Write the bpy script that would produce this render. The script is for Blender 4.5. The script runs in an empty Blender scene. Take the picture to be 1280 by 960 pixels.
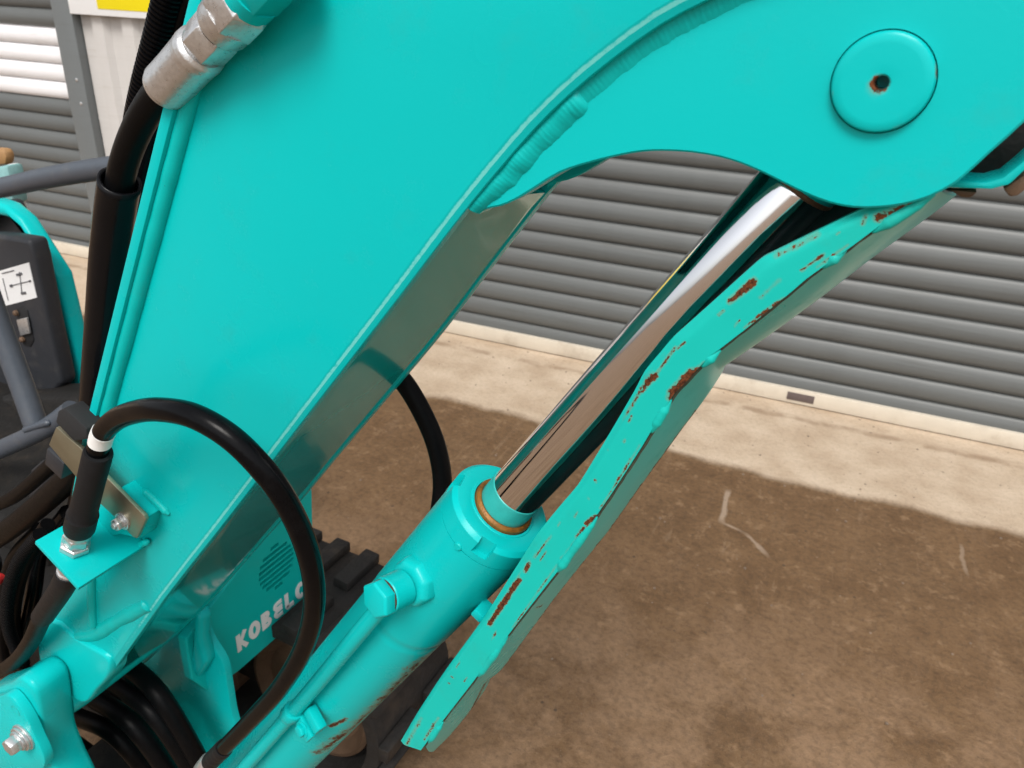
import bpy, bmesh, math, random
from math import radians, sin, cos, pi
from mathutils import Vector, Matrix, noise

random.seed(7)
S = bpy.context.scene
COL = S.collection

# ------------------------------------------------------------------ camera, world, sun, exposure
H_EYE, FPX = 1.47, 962.0                      # eye height in metres, focal length in photo pixels
_p, _r, _a = radians(26), radians(3), radians(26)
_u = Vector((sin(_r)*cos(_p), -cos(_r)*cos(_p), -sin(_p)))        # world up seen by the camera (x right, y down, z ahead)
_f = (Vector((0, 0, 1)) - _u*_u.z).normalized()
_s = _f.cross(_u)
if _s.x < 0: _s = -_s
_t = cos(_a)*_s - sin(_a)*_f                  # the boom's own forward direction = world X
_n = _t.cross(_u)
if _n.z < 0: _n = -_n                         # away from the camera, square to the boom = world Y
def c2w(v): return Vector((v.dot(_t), v.dot(_n), v.dot(_u)))
EYE = Vector((0, 0, H_EYE))
cam = bpy.data.cameras.new('camera')
camo = bpy.data.objects.new('camera', cam); COL.objects.link(camo)
cx_, cy_, cz_ = c2w(Vector((1, 0, 0))), c2w(Vector((0, -1, 0))), c2w(Vector((0, 0, -1)))
camo.matrix_world = Matrix(((cx_.x, cy_.x, cz_.x, 0), (cx_.y, cy_.y, cz_.y, 0), (cx_.z, cy_.z, cz_.z, H_EYE), (0, 0, 0, 1)))
cam.sensor_fit = 'HORIZONTAL'; cam.sensor_width = 36; cam.lens = 36*FPX/1280
cam.clip_start = .01; cam.clip_end = 4000
cam.dof.use_dof = True; cam.dof.focus_distance = .66; cam.dof.aperture_fstop = 27/1000/.0019
S.camera = camo

SUN_EL, SUN_AZ = radians(52), radians(-74)    # sun high behind the camera, veiled by cloud
w = bpy.data.worlds.new('World'); S.world = w; w.use_nodes = True
nt = w.node_tree; nt.nodes.clear()
sky = nt.nodes.new('ShaderNodeTexSky'); sky.sky_type = 'NISHITA'; sky.sun_disc = False
sky.sun_elevation = SUN_EL; sky.sun_rotation = pi/2 - SUN_AZ
sky.dust_density = 3; sky.air_density = 1.0
hs = nt.nodes.new('ShaderNodeHueSaturation'); hs.inputs['Saturation'].default_value = .22
bg = nt.nodes.new('ShaderNodeBackground'); bg.inputs['Strength'].default_value = .14
wo = nt.nodes.new('ShaderNodeOutputWorld')
nt.links.new(sky.outputs[0], hs.inputs['Color']); nt.links.new(hs.outputs[0], bg.inputs[0]); nt.links.new(bg.outputs[0], wo.inputs[0])
sl = bpy.data.lights.new('sun', 'SUN'); sl.energy = 1.7; sl.angle = radians(24); sl.color = (1, .96, .90)
so = bpy.data.objects.new('sun', sl); COL.objects.link(so)
so.rotation_euler = Vector((cos(SUN_EL)*cos(SUN_AZ), cos(SUN_EL)*sin(SUN_AZ), sin(SUN_EL))).to_track_quat('Z', 'Y').to_euler()
S.view_settings.view_transform = 'Standard'; S.view_settings.look = 'None'
S.view_settings.exposure = 0.45; S.view_settings.gamma = 1

# ------------------------------------------------------------------ measuring helpers (photo pixel + a real plane -> point in the place)
def ray(px, py): return c2w(Vector(((px-640)/FPX, (py-480)/FPX, 1)))
def onY(px, py, Y): k = ray(px, py); return EYE + k*(Y/k.y)
def onX(px, py, X): k = ray(px, py); return EYE + k*(X/k.x)
def onZ(px, py, z=0): k = ray(px, py); return EYE + k*((z-H_EYE)/k.z)
def P(q): return onY(*q)
def proj(w_):
    d = w_-EYE; ax = (cx_, -cy_, -cz_); c = [d.dot(a) for a in ax]
    return Vector((640+FPX*c[0]/c[2], 480+FPX*c[1]/c[2]))
def nearY(pt, px, py, lo=-.25, hi=.25):      # depth at which a line through pt along Y passes closest to a pixel
    return min((i/400 for i in range(int(lo*400), int(hi*400))), key=lambda d: (proj(pt+Vector((0, d, 0)))-Vector((px, py))).length)
WALL_D = 3.23
WA = radians(5)                               # the warehouse wall runs five degrees off the boom
TW, NW = Vector((cos(WA), sin(WA), 0)), Vector((-sin(WA), cos(WA), 0))
def onW(px, py, off=0):                        # wall coordinates: along, height
    k = ray(px, py); g = EYE + k*((WALL_D-off)/k.dot(NW)); return g.dot(TW), g.z

# ------------------------------------------------------------------ materials
MATS = {}
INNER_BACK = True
class NT:
    def __init__(s, name):
        s.m = bpy.data.materials.new(name); s.m.use_nodes = True; s.t = s.m.node_tree; s.t.nodes.clear()
        s.out = s.n('ShaderNodeOutputMaterial'); s.b = s.n('ShaderNodeBsdfPrincipled'); s.l(s.b.outputs[0], s.out.inputs[0])
        MATS[name] = s.m
    def n(s, k, **kw):
        x = s.t.nodes.new(k)
        for a, v in kw.items(): setattr(x, a, v)
        return x
    def l(s, a, b): s.t.links.new(a, b)
    def put(s, sock, v):
        if isinstance(v, bpy.types.NodeSocket): s.l(v, sock)
        else: sock.default_value = v
    def math(s, op, a, b=0.0, c=None, clamp=False):
        x = s.n('ShaderNodeMath', operation=op, use_clamp=clamp); s.put(x.inputs[0], a); s.put(x.inputs[1], b)
        if c is not None: s.put(x.inputs[2], c)
        return x.outputs[0]
    def pos(s): return s.n('ShaderNodeNewGeometry').outputs['Position']
    def mapped(s, scale=(1, 1, 1), rot=(0, 0, 0), loc=(0, 0, 0), src=None):
        x = s.n('ShaderNodeMapping'); x.inputs['Scale'].default_value = scale; x.inputs['Rotation'].default_value = rot; x.inputs['Location'].default_value = loc
        s.l(src or s.pos(), x.inputs[0]); return x.outputs[0]
    def noise(s, scale, detail=4, rough=.55, vec=None, dist=0):
        x = s.n('ShaderNodeTexNoise'); x.inputs['Scale'].default_value = scale; x.inputs['Detail'].default_value = detail
        x.inputs['Roughness'].default_value = rough; x.inputs['Distortion'].default_value = dist
        s.l(vec or s.pos(), x.inputs['Vector']); return x.outputs['Fac']
    def vor(s, scale, vec=None):
        x = s.n('ShaderNodeTexVoronoi'); x.inputs['Scale'].default_value = scale; s.l(vec or s.pos(), x.inputs['Vector']); return x.outputs['Distance']
    def step(s, v, a, b, lo=0.0, hi=1.0):
        x = s.n('ShaderNodeMapRange', interpolation_type='SMOOTHSTEP'); s.put(x.inputs[0], v)
        for i, q in enumerate((a, b, lo, hi)): x.inputs[1+i].default_value = q
        return x.outputs[0]
    def mix(s, f, a, b, mode='MIX'):
        x = s.n('ShaderNodeMix', data_type='RGBA', blend_type=mode); s.put(x.inputs[0], f)
        for i, v in ((6, a), (7, b)):
            s.put(x.inputs[i], v if isinstance(v, bpy.types.NodeSocket) else (*v, 1))
        return x.outputs[2]
    def set(s, **kw):
        for k, v in kw.items():
            k = {'color': 'Base Color', 'rough': 'Roughness', 'metal': 'Metallic', 'coat': 'Coat Weight', 'coat_rough': 'Coat Roughness', 'spec': 'Specular IOR Level'}[k]
            s.put(s.b.inputs[k], (*v, 1) if isinstance(v, tuple) else v)
        return s
    def bump(s, h, dist=.001, strength=1.0):
        x = s.n('ShaderNodeBump'); x.inputs['Strength'].default_value = strength; x.inputs['Distance'].default_value = dist
        s.put(x.inputs['Height'], h); s.l(x.outputs[0], s.b.inputs['Normal']); return s

def make_paint(name, base, dirt=1.0, rough=.26, coat=.0, spec=.16, peel=1.0):
    k = NT(name)
    att = k.n('ShaderNodeAttribute', attribute_name='rust').outputs['Fac']
    n1 = k.noise(420, 5, .65); n2 = k.noise(90, 4, .6); n3 = k.noise(7, 3)
    r = k.math('ADD', att, k.math('ADD', k.math('MULTIPLY', k.math('SUBTRACT', n1, .5), 1.5), k.math('MULTIPLY', k.math('SUBTRACT', n2, .5), 1.1)))
    r = k.math('MULTIPLY', k.step(r, .50, .58), k.step(att, .02, .12))
    halo = k.math('MULTIPLY', k.step(k.math('ADD', att, k.math('MULTIPLY', k.math('SUBTRACT', n2, .5), .8)), .12, .55), k.math('MULTIPLY', k.step(att, .02, .15), .45))
    specks = k.step(k.math('ADD', k.vor(95), k.math('MULTIPLY', n3, .12)), .085, .055)
    specks = k.math('MULTIPLY', specks, k.step(k.noise(11, 2), .60-.08*min(1, dirt-.5), .68-.08*min(1, dirt-.5)))
    grime = k.math('MULTIPLY', k.step(k.noise(16, 6, .7), .52, .82), .30*dirt)
    fade = k.noise(2.2, 2)
    c = k.mix(k.math('MULTIPLY', fade, .35), base, tuple(min(1, x*1.12+.012) for x in base))
    c = k.mix(grime, c, (base[0]*.9+.035, base[1]*.72, base[2]*.66))
    edge_pale = k.n('ShaderNodeAttribute', attribute_name='edge_pale').outputs['Fac']  # mask for a paler strip along a plate edge
    pale_mix = k.step(k.math('ADD', edge_pale, k.math('MULTIPLY', k.math('SUBTRACT', k.noise(240, 4, .7), .5), .8)), .32, .62)
    c = k.mix(k.math('MULTIPLY', pale_mix, .7), c, (.22, .74, .70))
    c = k.mix(halo, c, (.20, .21, .09))
    c = k.mix(k.math('MULTIPLY', specks, .7*dirt), c, (.03, .035, .025))
    rustc = k.mix(k.step(n1, .35, .7), (.035, .012, .006), (.17, .052, .018))
    c = k.mix(r, c, rustc)
    k.set(color=c, rough=k.math('ADD', k.math('MULTIPLY', k.math('ADD', r, k.math('MULTIPLY', grime, .8)), .5), k.math('MULTIPLY_ADD', n3, .10, rough-.05), clamp=True),
          coat=coat, coat_rough=.06, spec=spec)
    h = k.math('ADD', k.math('MULTIPLY', k.noise(260, 2), .10*peel), k.math('MULTIPLY', r, k.math('MULTIPLY_ADD', n1, 1.6, -1.1)))
    h = k.math('ADD', h, k.math('MULTIPLY', k.noise(9, 2), 1.0*peel))
    k.bump(h, .0006)
    return k.m
TEAL = make_paint('teal_paint', (.0, .45, .445))
TEAL_GLOSS = make_paint('teal_gloss_paint', (.0, .40, .38), rough=.11, coat=.8, spec=.8, peel=.12)
TEAL_SHEEN = make_paint('teal_sheen_paint', (.004, .47, .43), dirt=1.8, rough=.28, coat=.10, spec=.32, peel=.5)
TEAL_WORN = make_paint('teal_worn_paint', (.006, .43, .375), dirt=1.9, rough=.36)
TEAL_PANEL = make_paint('teal_panel_paint', (.001, .47, .44), dirt=1.6, rough=.4)
TEAL_WELD = make_paint('teal_weld_paint', (.0, .42, .40), dirt=1.2, rough=.34)

def simple(name, color, rough=.5, metal=0.0, var=.25, nscale=60, bump=.0003, bscale=300, spec=.5, coat=0.0, dust=None):
    k = NT(name)
    n = k.noise(nscale, 5, .6)
    c = k.mix(n, tuple(x*(1-var) for x in color), tuple(min(1, x*(1+var)) for x in color))
    if dust: c = k.mix(k.math('MULTIPLY', k.step(k.noise(nscale*.4, 6, .7), .5, .75), dust[1]), c, dust[0])
    k.set(color=c, rough=k.math('MULTIPLY_ADD', n, .2, rough-.1, clamp=True), metal=metal, spec=spec, coat=coat)
    if bump: k.bump(k.noise(bscale, 3), bump)
    return k.m
RUBBER = simple('black_rubber', (.0035, .0035, .004), .38, var=.3, nscale=140, bump=.0002, bscale=700, spec=.08, dust=((.011, .011, .011), .3))
RUBBER_GLOSS = simple('black_hose_cover', (.003, .003, .0036), .22, var=.3, nscale=90, bump=.00012, bscale=260, spec=.10, dust=((.012, .012, .012), .2))
SLEEVE = simple('matt_heat_shrink', (.013, .013, .014), .5, nscale=120, bump=.0002, spec=.12)
FOAM = simple('black_foam_rubber', (.012, .012, .013), .8, nscale=500, bump=.0008, bscale=900)
ZINC = simple('zinc_steel', (.62, .62, .62), .30, .78, .3, 220, .00025, 500)
OLIVE = simple('yellow_zinc_steel', (.30, .28, .20), .42, .85, .2, 50, .0001)
BRONZE = simple('bronze_wiper', (.26, .11, .018), .5, .3, .6, 160, .0005, 400, dust=((.04, .016, .008), .95))
WHITE = simple('white_tape', (.78, .78, .76), .5, var=.05)
GREYTUBE = simple('blue_grey_paint', (.060, .072, .090), .42, var=.15, nscale=60, dust=((.14, .13, .12), .25))
DARKBOX = simple('charcoal_plastic', (.020, .022, .027), .5, var=.2, dust=((.06, .055, .05), .4))
GRIME = simple('oily_dark_metal', (.010, .009, .008), .6, var=.6, nscale=25, bump=.002, bscale=60, spec=.3, dust=((.075, .055, .036), .5))
DIRTY_STEEL = simple('muddy_steel', (.11, .065, .038), .65, .2, .5, 30, .0015, 80, dust=((.17, .11, .07), .6))
TRACKRUB = simple('track_rubber', (.014, .012, .011), .75, var=.4, nscale=26, bump=.003, bscale=60, dust=((.06, .043, .03), .6))
LETTER = simple('white_vinyl', (.84, .85, .84), .45, var=.04, nscale=70, dust=((.5, .55, .54), .25))
STICKER = simple('white_sticker', (.72, .72, .72), .4, var=.04)
INK = simple('grey_ink', (.10, .10, .11), .5)
RED = simple('red_plastic', (.42, .02, .02), .4)
TAN = simple('tan_wood', (.34, .19, .08), .5)
CREAM = simple('cream_rail_paint', (.56, .50, .41), .5, var=.12, nscale=14, dust=((.30, .23, .16), .5))
YELLOW = simple('yellow_sign_print', (.80, .66, .005), .4, var=.03)
SIGNW = simple('white_sign_board', (.76, .76, .76), .4, var=.03)

k = NT('chrome_rod')
AX = Vector((.52472599, 0, .85127119))
lon = k.mapped(scale=(1, 1, 1))
q = AX.to_track_quat('Z', 'Y').inverted().to_euler()
rotv = k.mapped(rot=(q.x, q.y, q.z))
strv = k.mapped(scale=(900, 900, 6), src=rotv)
sc = k.noise(1, 3, .6, strv)
k.set(color=(.80, .80, .82), metal=1.0, rough=k.math('MULTIPLY_ADD', sc, .10, .03))
k.bump(sc, .00002)
CHROME = k.m

def slat_mat(name, base, var=.12):
    k = NT(name)
    oi = k.n('ShaderNodeObjectInfo').outputs['Random']
    streak = k.noise(1, 4, .6, k.mapped(scale=(.8, .8, 160)))
    drips = k.noise(1, 4, .6, k.mapped(scale=(7, 7, .6)))
    c = k.mix(k.math('MULTIPLY', streak, .7), tuple(x*(1+var) for x in base), tuple(x*(1-var) for x in base))
    c = k.mix(k.math('MULTIPLY', k.step(drips, .45, .8), .3), c, tuple(x*.75 for x in base))
    c = k.mix(k.math('MULTIPLY', oi, .30), c, tuple(x*.72 for x in base))
    gr = k.math('MULTIPLY', k.step(k.noise(1, 5, .7, k.mapped(scale=(2.2, 2.2, 26))), .54, .75), .35)
    c = k.mix(gr, c, tuple(x*q_ for x, q_ in zip(base, (.62, .56, .48))))
    k.set(color=c, rough=.42, spec=.4); k.bump(k.math('ADD', k.noise(1, 2, .5, k.mapped(scale=(3, 3, 60))), k.math('MULTIPLY', k.noise(2.5, 2), 4.0)), .0010)
    return k.m
SLAT_G = slat_mat('grey_slat_paint', (.108, .114, .112))
SLAT_W = slat_mat('white_slat_paint', (.74, .73, .74), .03)
RAIL_G = slat_mat('grey_rail_paint', (.15, .165, .17), .05)
CLAD = slat_mat('pale_cladding', (.55, .53, .51), .08)

def ground_mat():
    k = NT('stained_concrete')
    pos = k.pos()
    sx = k.n('ShaderNodeSeparateXYZ'); k.l(pos, sx.inputs[0])
    x, y = sx.outputs[0], sx.outputs[1]
    t = k.math('ADD', k.math('MULTIPLY', x, TW.x), k.math('MULTIPLY', y, TW.y))
    d = k.math('SUBTRACT', WALL_D, k.math('ADD', k.math('MULTIPLY', x, NW.x), k.math('MULTIPLY', y, NW.y)))
    wall = k.n('ShaderNodeCombineXYZ'); k.l(t, wall.inputs[0]); k.l(d, wall.inputs[1])
    wv = wall.outputs[0]
    big = k.noise(1.3, 5, .6); mid = k.noise(6, 6, .62); fine = k.noise(55, 6, .7); grit = k.noise(260, 3, .7)
    # damp, dirty yard concrete beyond the dry strip along the wall
    edge = k.math('ADD', d, k.math('ADD', k.math('MULTIPLY', k.math('SUBTRACT', k.noise(4.5, 2, .5), .5), .11), k.math('MULTIPLY', k.math('SUBTRACT', fine, .5), .012)))
    wet = k.step(edge, .645, .71)
    dry = k.mix(k.step(mid, .3, .75), (.46, .365, .275), (.61, .515, .415))
    dry = k.mix(k.math('MULTIPLY', k.step(k.noise(24, 5, .7), .52, .75), .35), dry, (.33, .25, .18))
    line = k.math('MULTIPLY', k.step(k.math('ABSOLUTE', k.math('SUBTRACT', k.math('ADD', d, k.math('MULTIPLY', k.math('SUBTRACT', mid, .5), .06)), .165)), .035, .005), k.step(k.noise(9, 4), .35, .6))
    dry = k.mix(k.math('MULTIPLY', line, .55), dry, (.22, .14, .085))
    damp = k.mix(k.step(mid, .25, .78), (.138, .088, .050), (.198, .132, .078))
    damp = k.mix(k.math('MULTIPLY', k.step(big, .45, .72), .40), damp, (.158, .112, .072))
    mott = k.noise(17, 8, .74)
    damp = k.mix(k.math('MULTIPLY', k.step(mott, .30, .48, 1, 0), .65), damp, (.092, .058, .034))
    damp = k.mix(k.math('MULTIPLY', k.step(mott, .53, .66), .75), damp, (.285, .200, .130))
    swipe = k.noise(1, 6, .7, k.mapped(scale=(34, 4.5, 1), rot=(0, 0, radians(35)), src=wv), dist=.5)
    damp = k.mix(k.math('MULTIPLY', k.math('MULTIPLY', k.step(swipe, .56, .72), k.step(k.noise(1.9, 3), .42, .58)), .55), damp, (.30, .225, .160))
    tracks = k.noise(1, 5, .65, k.mapped(scale=(16, 2.2, 1), rot=(0, 0, radians(-20)), src=wv))
    damp = k.mix(k.math('MULTIPLY', k.step(tracks, .55, .8), .45), damp, (.25, .18, .125))
    worn = k.math('MULTIPLY', k.step(d, 1.15, 1.9), k.step(k.noise(4.2, 6, .7, dist=.4), .34, .62))
    damp = k.mix(k.math('MULTIPLY', worn, .75), damp, (.30, .215, .150))
    damp = k.mix(k.math('MULTIPLY', k.step(k.noise(14, 5, .7), .62, .74), .4), damp, (.075, .056, .042))
    damp = k.mix(1.0, damp, (1.0, .895, .77), 'MULTIPLY')
    dry = k.mix(1.0, dry, (1.0, .96, .90), 'MULTIPLY')
    c = k.mix(wet, dry, damp)
    c = k.mix(k.math('MULTIPLY', k.step(fine, .42, .66), k.math('MULTIPLY_ADD', wet, .33, .20)), c, k.mix(.6, c, (.03, .022, .016)))
    c = k.mix(k.math('MULTIPLY', k.step(grit, .62, .72), .5), c, (.40, .33, .26))
    pit = k.step(k.noise(150, 3, .65), .62, .70)
    c = k.mix(k.math('MULTIPLY', pit, .55), c, (.05, .037, .028))
    spots = k.math('MULTIPLY', k.step(k.vor(17), .11, .05), k.step(k.noise(3, 3), .48, .58))
    c = k.mix(k.math('MULTIPLY', spots, .7), c, (.04, .032, .027))
    # pale scuff left by a tyre edge
    for (a, b, wd, am) in SCUFFS:
        ab = b-a; L = ab.length; dx, dy = ab/L
        rx, ry = k.math('SUBTRACT', x, a.x), k.math('SUBTRACT', y, a.y)
        al = k.math('ADD', k.math('MULTIPLY', rx, dx), k.math('MULTIPLY', ry, dy))
        ac = k.math('ABSOLUTE', k.math('ADD', k.math('SUBTRACT', k.math('MULTIPLY', rx, -dy), k.math('MULTIPLY', ry, -dx)), k.math('MULTIPLY', k.math('SUBTRACT', mid, .5), .05)))
        mk = k.math('MULTIPLY', k.step(ac, wd, wd*.3), k.math('MULTIPLY', k.step(al, -.01, .03), k.step(al, L+.01, L-.05)))
        c = k.mix(k.math('MULTIPLY', mk, am), c, (.40, .31, .23))
    k.set(color=c, rough=k.math('MULTIPLY_ADD', wet, -.12, .88), spec=.22)
    h = k.math('ADD', k.math('MULTIPLY', fine, 1.0), k.math('ADD', k.math('MULTIPLY', grit, .35), k.math('MULTIPLY', mid, .8)))
    k.bump(h, .004)
    return k.m
def g2(px, py): q_ = onZ(px, py); return Vector((q_.x, q_.y))
SCUFFS = [(g2(911, 612), g2(903, 656), .014, .7), (g2(903, 652), g2(932, 668), .010, .6), (g2(930, 666), g2(962, 698), .010, .6), (g2(1203, 680), g2(1209, 722), .008, .4)]
GROUND = ground_mat()

# ------------------------------------------------------------------ mesh helpers
def link(name, me, mat, parent=None, loc=None):
    o = bpy.data.objects.new(name, me); COL.objects.link(o)
    if mat: me.materials.append(mat)
    if parent is not None:
        o.parent = parent
        if parent.get('base_empty'): o.matrix_parent_inverse = Matrix.Translation(-parent.location)
    return o
def finish(bm, name, mat, parent=None, bevel=0, seg=2, sharp=38, bev_angle=30):
    bmesh.ops.remove_doubles(bm, verts=bm.verts, dist=1e-6)
    bmesh.ops.recalc_face_normals(bm, faces=bm.faces)
    if bevel:
        es = [e for e in bm.edges if len(e.link_faces) == 2 and e.calc_face_angle(0) > radians(bev_angle)]
        bmesh.ops.bevel(bm, geom=es, offset=bevel, segments=seg, profile=.5, affect='EDGES', clamp_overlap=True)
    me = bpy.data.meshes.new(name); bm.to_mesh(me); bm.free()
    me.polygons.foreach_set('use_smooth', [True]*len(me.polygons))
    me.set_sharp_from_angle(angle=radians(sharp))
    return link(name, me, mat, parent)
def add_prism(bm, pts, vec):
    a = [bm.verts.new(p) for p in pts]; b = [bm.verts.new(p+vec) for p in pts]
    n = len(pts); bm.faces.new(a); bm.faces.new(b[::-1])
    for i in range(n): bm.faces.new((a[i], b[i], b[(i+1) % n], a[(i+1) % n]))
def prism_y(pxs, Y, th, name, mat, parent, bevel=.002, seg=2):
    bm = bmesh.new(); add_prism(bm, [onY(x, y, Y) for x, y in pxs], Vector((0, th, 0)))
    return finish(bm, name, mat, parent, bevel, seg)
def frame(d):
    d = d.normalized(); up = Vector((0, 0, 1)) if abs(d.z) < .9 else Vector((1, 0, 0))
    a = d.cross(up).normalized(); return a, a.cross(d).normalized()
def spline(pts, step=.004):
    pts = [Vector(p) for p in pts]; out = []
    ext = [pts[0]*2-pts[1]] + pts + [pts[-1]*2-pts[-2]]
    for i in range(1, len(ext)-2):
        p0, p1, p2, p3 = ext[i-1:i+3]; m = max(2, int((p2-p1).length/step))
        def tk(a, b): return max((b-a).length, 1e-6)**.5
        t1 = tk(p0, p1); t2 = t1+tk(p1, p2); t3 = t2+tk(p2, p3)
        for j in range(m):
            t = t1+(t2-t1)*j/m
            A1 = p0*((t1-t)/t1)+p1*(t/t1); A2 = p1*((t2-t)/(t2-t1))+p2*((t-t1)/(t2-t1)); A3 = p2*((t3-t)/(t3-t2))+p3*((t-t2)/(t3-t2))
            B1 = A1*((t2-t)/t2)+A2*(t/t2); B2 = A2*((t3-t)/(t3-t1))+A3*((t-t1)/(t3-t1))
            out.append(B1*((t2-t)/(t2-t1))+B2*((t-t1)/(t2-t1)))
    out.append(pts[-1]); return out
def add_sweep(bm, path, rad, seg=16, cap=True):
    a = None; rings = []; s = 0
    for i, p in enumerate(path):
        d = (path[min(i+1, len(path)-1)]-path[max(i-1, 0)]).normalized()
        if a is None: a, _ = frame(d)
        else: a = (a-d*a.dot(d)).normalized()
        b = d.cross(a)
        if i: s += (p-path[i-1]).length
        r = rad(s, p) if callable(rad) else rad
        rings.append([bm.verts.new(p+(a*cos(2*pi*j/seg)+b*sin(2*pi*j/seg))*(r(j/seg) if callable(r) else r)) for j in range(seg)])
    for i in range(len(rings)-1):
        for j in range(seg):
            bm.faces.new((rings[i][j], rings[i][(j+1) % seg], rings[i+1][(j+1) % seg], rings[i+1][j]))
    if cap: bm.faces.new(rings[0][::-1]); bm.faces.new(rings[-1])
def tube(pts, r, name, mat, parent, seg=20, step=.004, sharp=50):
    bm = bmesh.new(); add_sweep(bm, spline(pts, step), r, seg); return finish(bm, name, mat, parent, sharp=sharp)
def add_lathe(bm, base, axis, prof, seg=48, closed=True, phase=0):
    axis = axis.normalized(); a, b = frame(axis); rings = []
    for s, r in prof:
        rings.append([bm.verts.new(base+axis*s+(a*cos(phase+2*pi*j/seg)+b*sin(phase+2*pi*j/seg))*max(r, 1e-5)) for j in range(seg)])
    for i in range(len(rings)-1):
        for j in range(seg): bm.faces.new((rings[i][j], rings[i][(j+1) % seg], rings[i+1][(j+1) % seg], rings[i+1][j]))
    if closed: bm.faces.new(rings[0][::-1]); bm.faces.new(rings[-1])
def lathe(base, axis, prof, name, mat, parent, seg=48, bevel=0, phase=0, sharp=30):
    bm = bmesh.new(); add_lathe(bm, base, axis, prof, seg, True, phase); return finish(bm, name, mat, parent, bevel, sharp=sharp)
def add_hex(bm, base, axis, r, L, ch=.12, phase=0):
    add_lathe(bm, base, axis, [(0, r), (L*(1-ch), r), (L, r*.88)], 6, True, phase)
def add_box(bm, c, ex, ey, ez):
    v = [bm.verts.new(c+ex*i+ey*j+ez*l_) for i in (-1, 1) for j in (-1, 1) for l_ in (-1, 1)]
    for f in ((0, 1, 3, 2), (4, 6, 7, 5), (0, 4, 5, 1), (2, 3, 7, 6), (0, 2, 6, 4), (1, 5, 7, 3)): bm.faces.new([v[i] for i in f])
def box(c, ex, ey, ez, name, mat, parent, bevel=.001):
    bm = bmesh.new(); add_box(bm, Vector(c), Vector(ex), Vector(ey), Vector(ez)); return finish(bm, name, mat, parent, bevel)
def weld(pts, r, name, parent, mat=None, pitch=.0042, amp=.10, lump=.12, taper=.008):
    path = spline(pts, pitch/5); L = sum((path[i+1]-path[i]).length for i in range(len(path)-1)); off = random.random()*50
    def rr(s, p):
        e = min(1, .35+max(0, min(s, L-s))/taper)
        return r*e*(1+amp*abs(sin(pi*s/pitch+.8*noise.noise(Vector((s*90, off, 0)))))+lump*noise.noise(Vector((s*45, off, 3))))
    bm = bmesh.new(); add_sweep(bm, path, rr, 14); return finish(bm, name, mat or TEAL_WELD, parent, sharp=80)
def cut(o, cutters):
    for c in cutters:
        m = o.modifiers.new('cut', 'BOOLEAN'); m.operation = 'DIFFERENCE'; m.solver = 'EXACT'; m.object = c
    bpy.context.view_layer.update()
    dg = bpy.context.evaluated_depsgraph_get(); me = bpy.data.meshes.new_from_object(o.evaluated_get(dg))
    o.modifiers.clear(); o.data = me; me.polygons.foreach_set('use_smooth', [True]*len(me.polygons)); me.set_sharp_from_angle(angle=radians(30))
    for c in cutters:
        d_ = c.data; bpy.data.objects.remove(c); bpy.data.meshes.remove(d_)
def rust_paint(o, strokes):                      # (a, b, width, strength): worn places on the steel, in metres
    at = o.data.attributes.new('rust', 'FLOAT', 'POINT')
    vals = []
    for v in o.data.vertices:
        best = 0
        for a, b, wd, am in strokes:
            ab = b-a; L2 = ab.length_squared
            u_ = 0 if L2 < 1e-12 else max(0, min(1, (v.co-a).dot(ab)/L2)); d_ = (v.co-(a+ab*u_)).length
            best = max(best, am*(1-d_/wd))
        vals.append(max(0, best))
    at.data.foreach_set('value', vals)
def tag(o, label, cat, group=None):
    o['label'] = label; o['category'] = cat
    if group: o['group'] = group
def thing(name, loc, label, cat, group=None):
    o = bpy.data.objects.new(name, None); COL.objects.link(o); o.location = loc; o.empty_display_size = .1
    o['base_empty'] = 1; tag(o, label, cat, group); return o

# ------------------------------------------------------------------ ground
bm = bmesh.new()
add = [-1500, -200, -40, -12, -8, -6, -5, -4, -3, -2, -1, 0, 1, 2, 3, 4, 5, 8, 12, 40, 200, 1500]
vs = [[bm.verts.new((x, y, 0)) for x in add] for y in add]
for i in range(len(add)-1):
    for j in range(len(add)-1): bm.faces.new((vs[i][j], vs[i][j+1], vs[i+1][j+1], vs[i+1][j]))
g = finish(bm, 'ground', GROUND); g['kind'] = 'structure'
bm = bmesh.new()
for i in range(420):
    d_ = .02+random.random()**1.5*2.6; t_ = random.uniform(-2.6, 1.2); c = NW*(WALL_D-d_)+TW*t_
    r = random.choice((.0015, .002, .002, .003, .004))
    res = bmesh.ops.create_icosphere(bm, subdivisions=1, radius=r)
    for v in res['verts']: v.co = Vector((v.co.x*random.uniform(.7, 1.5), v.co.y*random.uniform(.7, 1.5), v.co.z*.7)) + Vector((c.x, c.y, r*.4))
gr = finish(bm, 'gravel', simple('loose_grit', (.20, .15, .11), .8, var=.7, nscale=3)); gr['kind'] = 'stuff'

# ------------------------------------------------------------------ warehouse: roller doors, rails, cladding
wh = bpy.data.objects.new('warehouse', None); COL.objects.link(wh)
wh.location = NW*WALL_D; wh.rotation_euler = (0, 0, WA)
tag(wh, 'warehouse wall behind the digger with grey roller shutter doors and pale cladding', 'building')
PITCH = .0898
def slat_mesh(name, L, hgt=PITCH):
    me = bpy.data.meshes.new(name); n = 12; prof = []
    for i in range(n+1):
        a = i/n; prof.append((-.016*sin(pi*a**.85)**.75, a*(hgt-.007)))
    prof += [(.002, hgt-.0065), (.006, hgt-.004), (.006, hgt)]
    vs = [(-L/2, y, z) for y, z in prof]+[(L/2, y, z) for y, z in prof]; m = len(prof)
    fs = [(i, m+i, m+i+1, i+1) for i in range(m-1)]
    me.from_pydata(vs, [], fs); me.polygons.foreach_set('use_smooth', [True]*len(fs)); me.set_sharp_from_angle(angle=radians(40))
    return me
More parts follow.
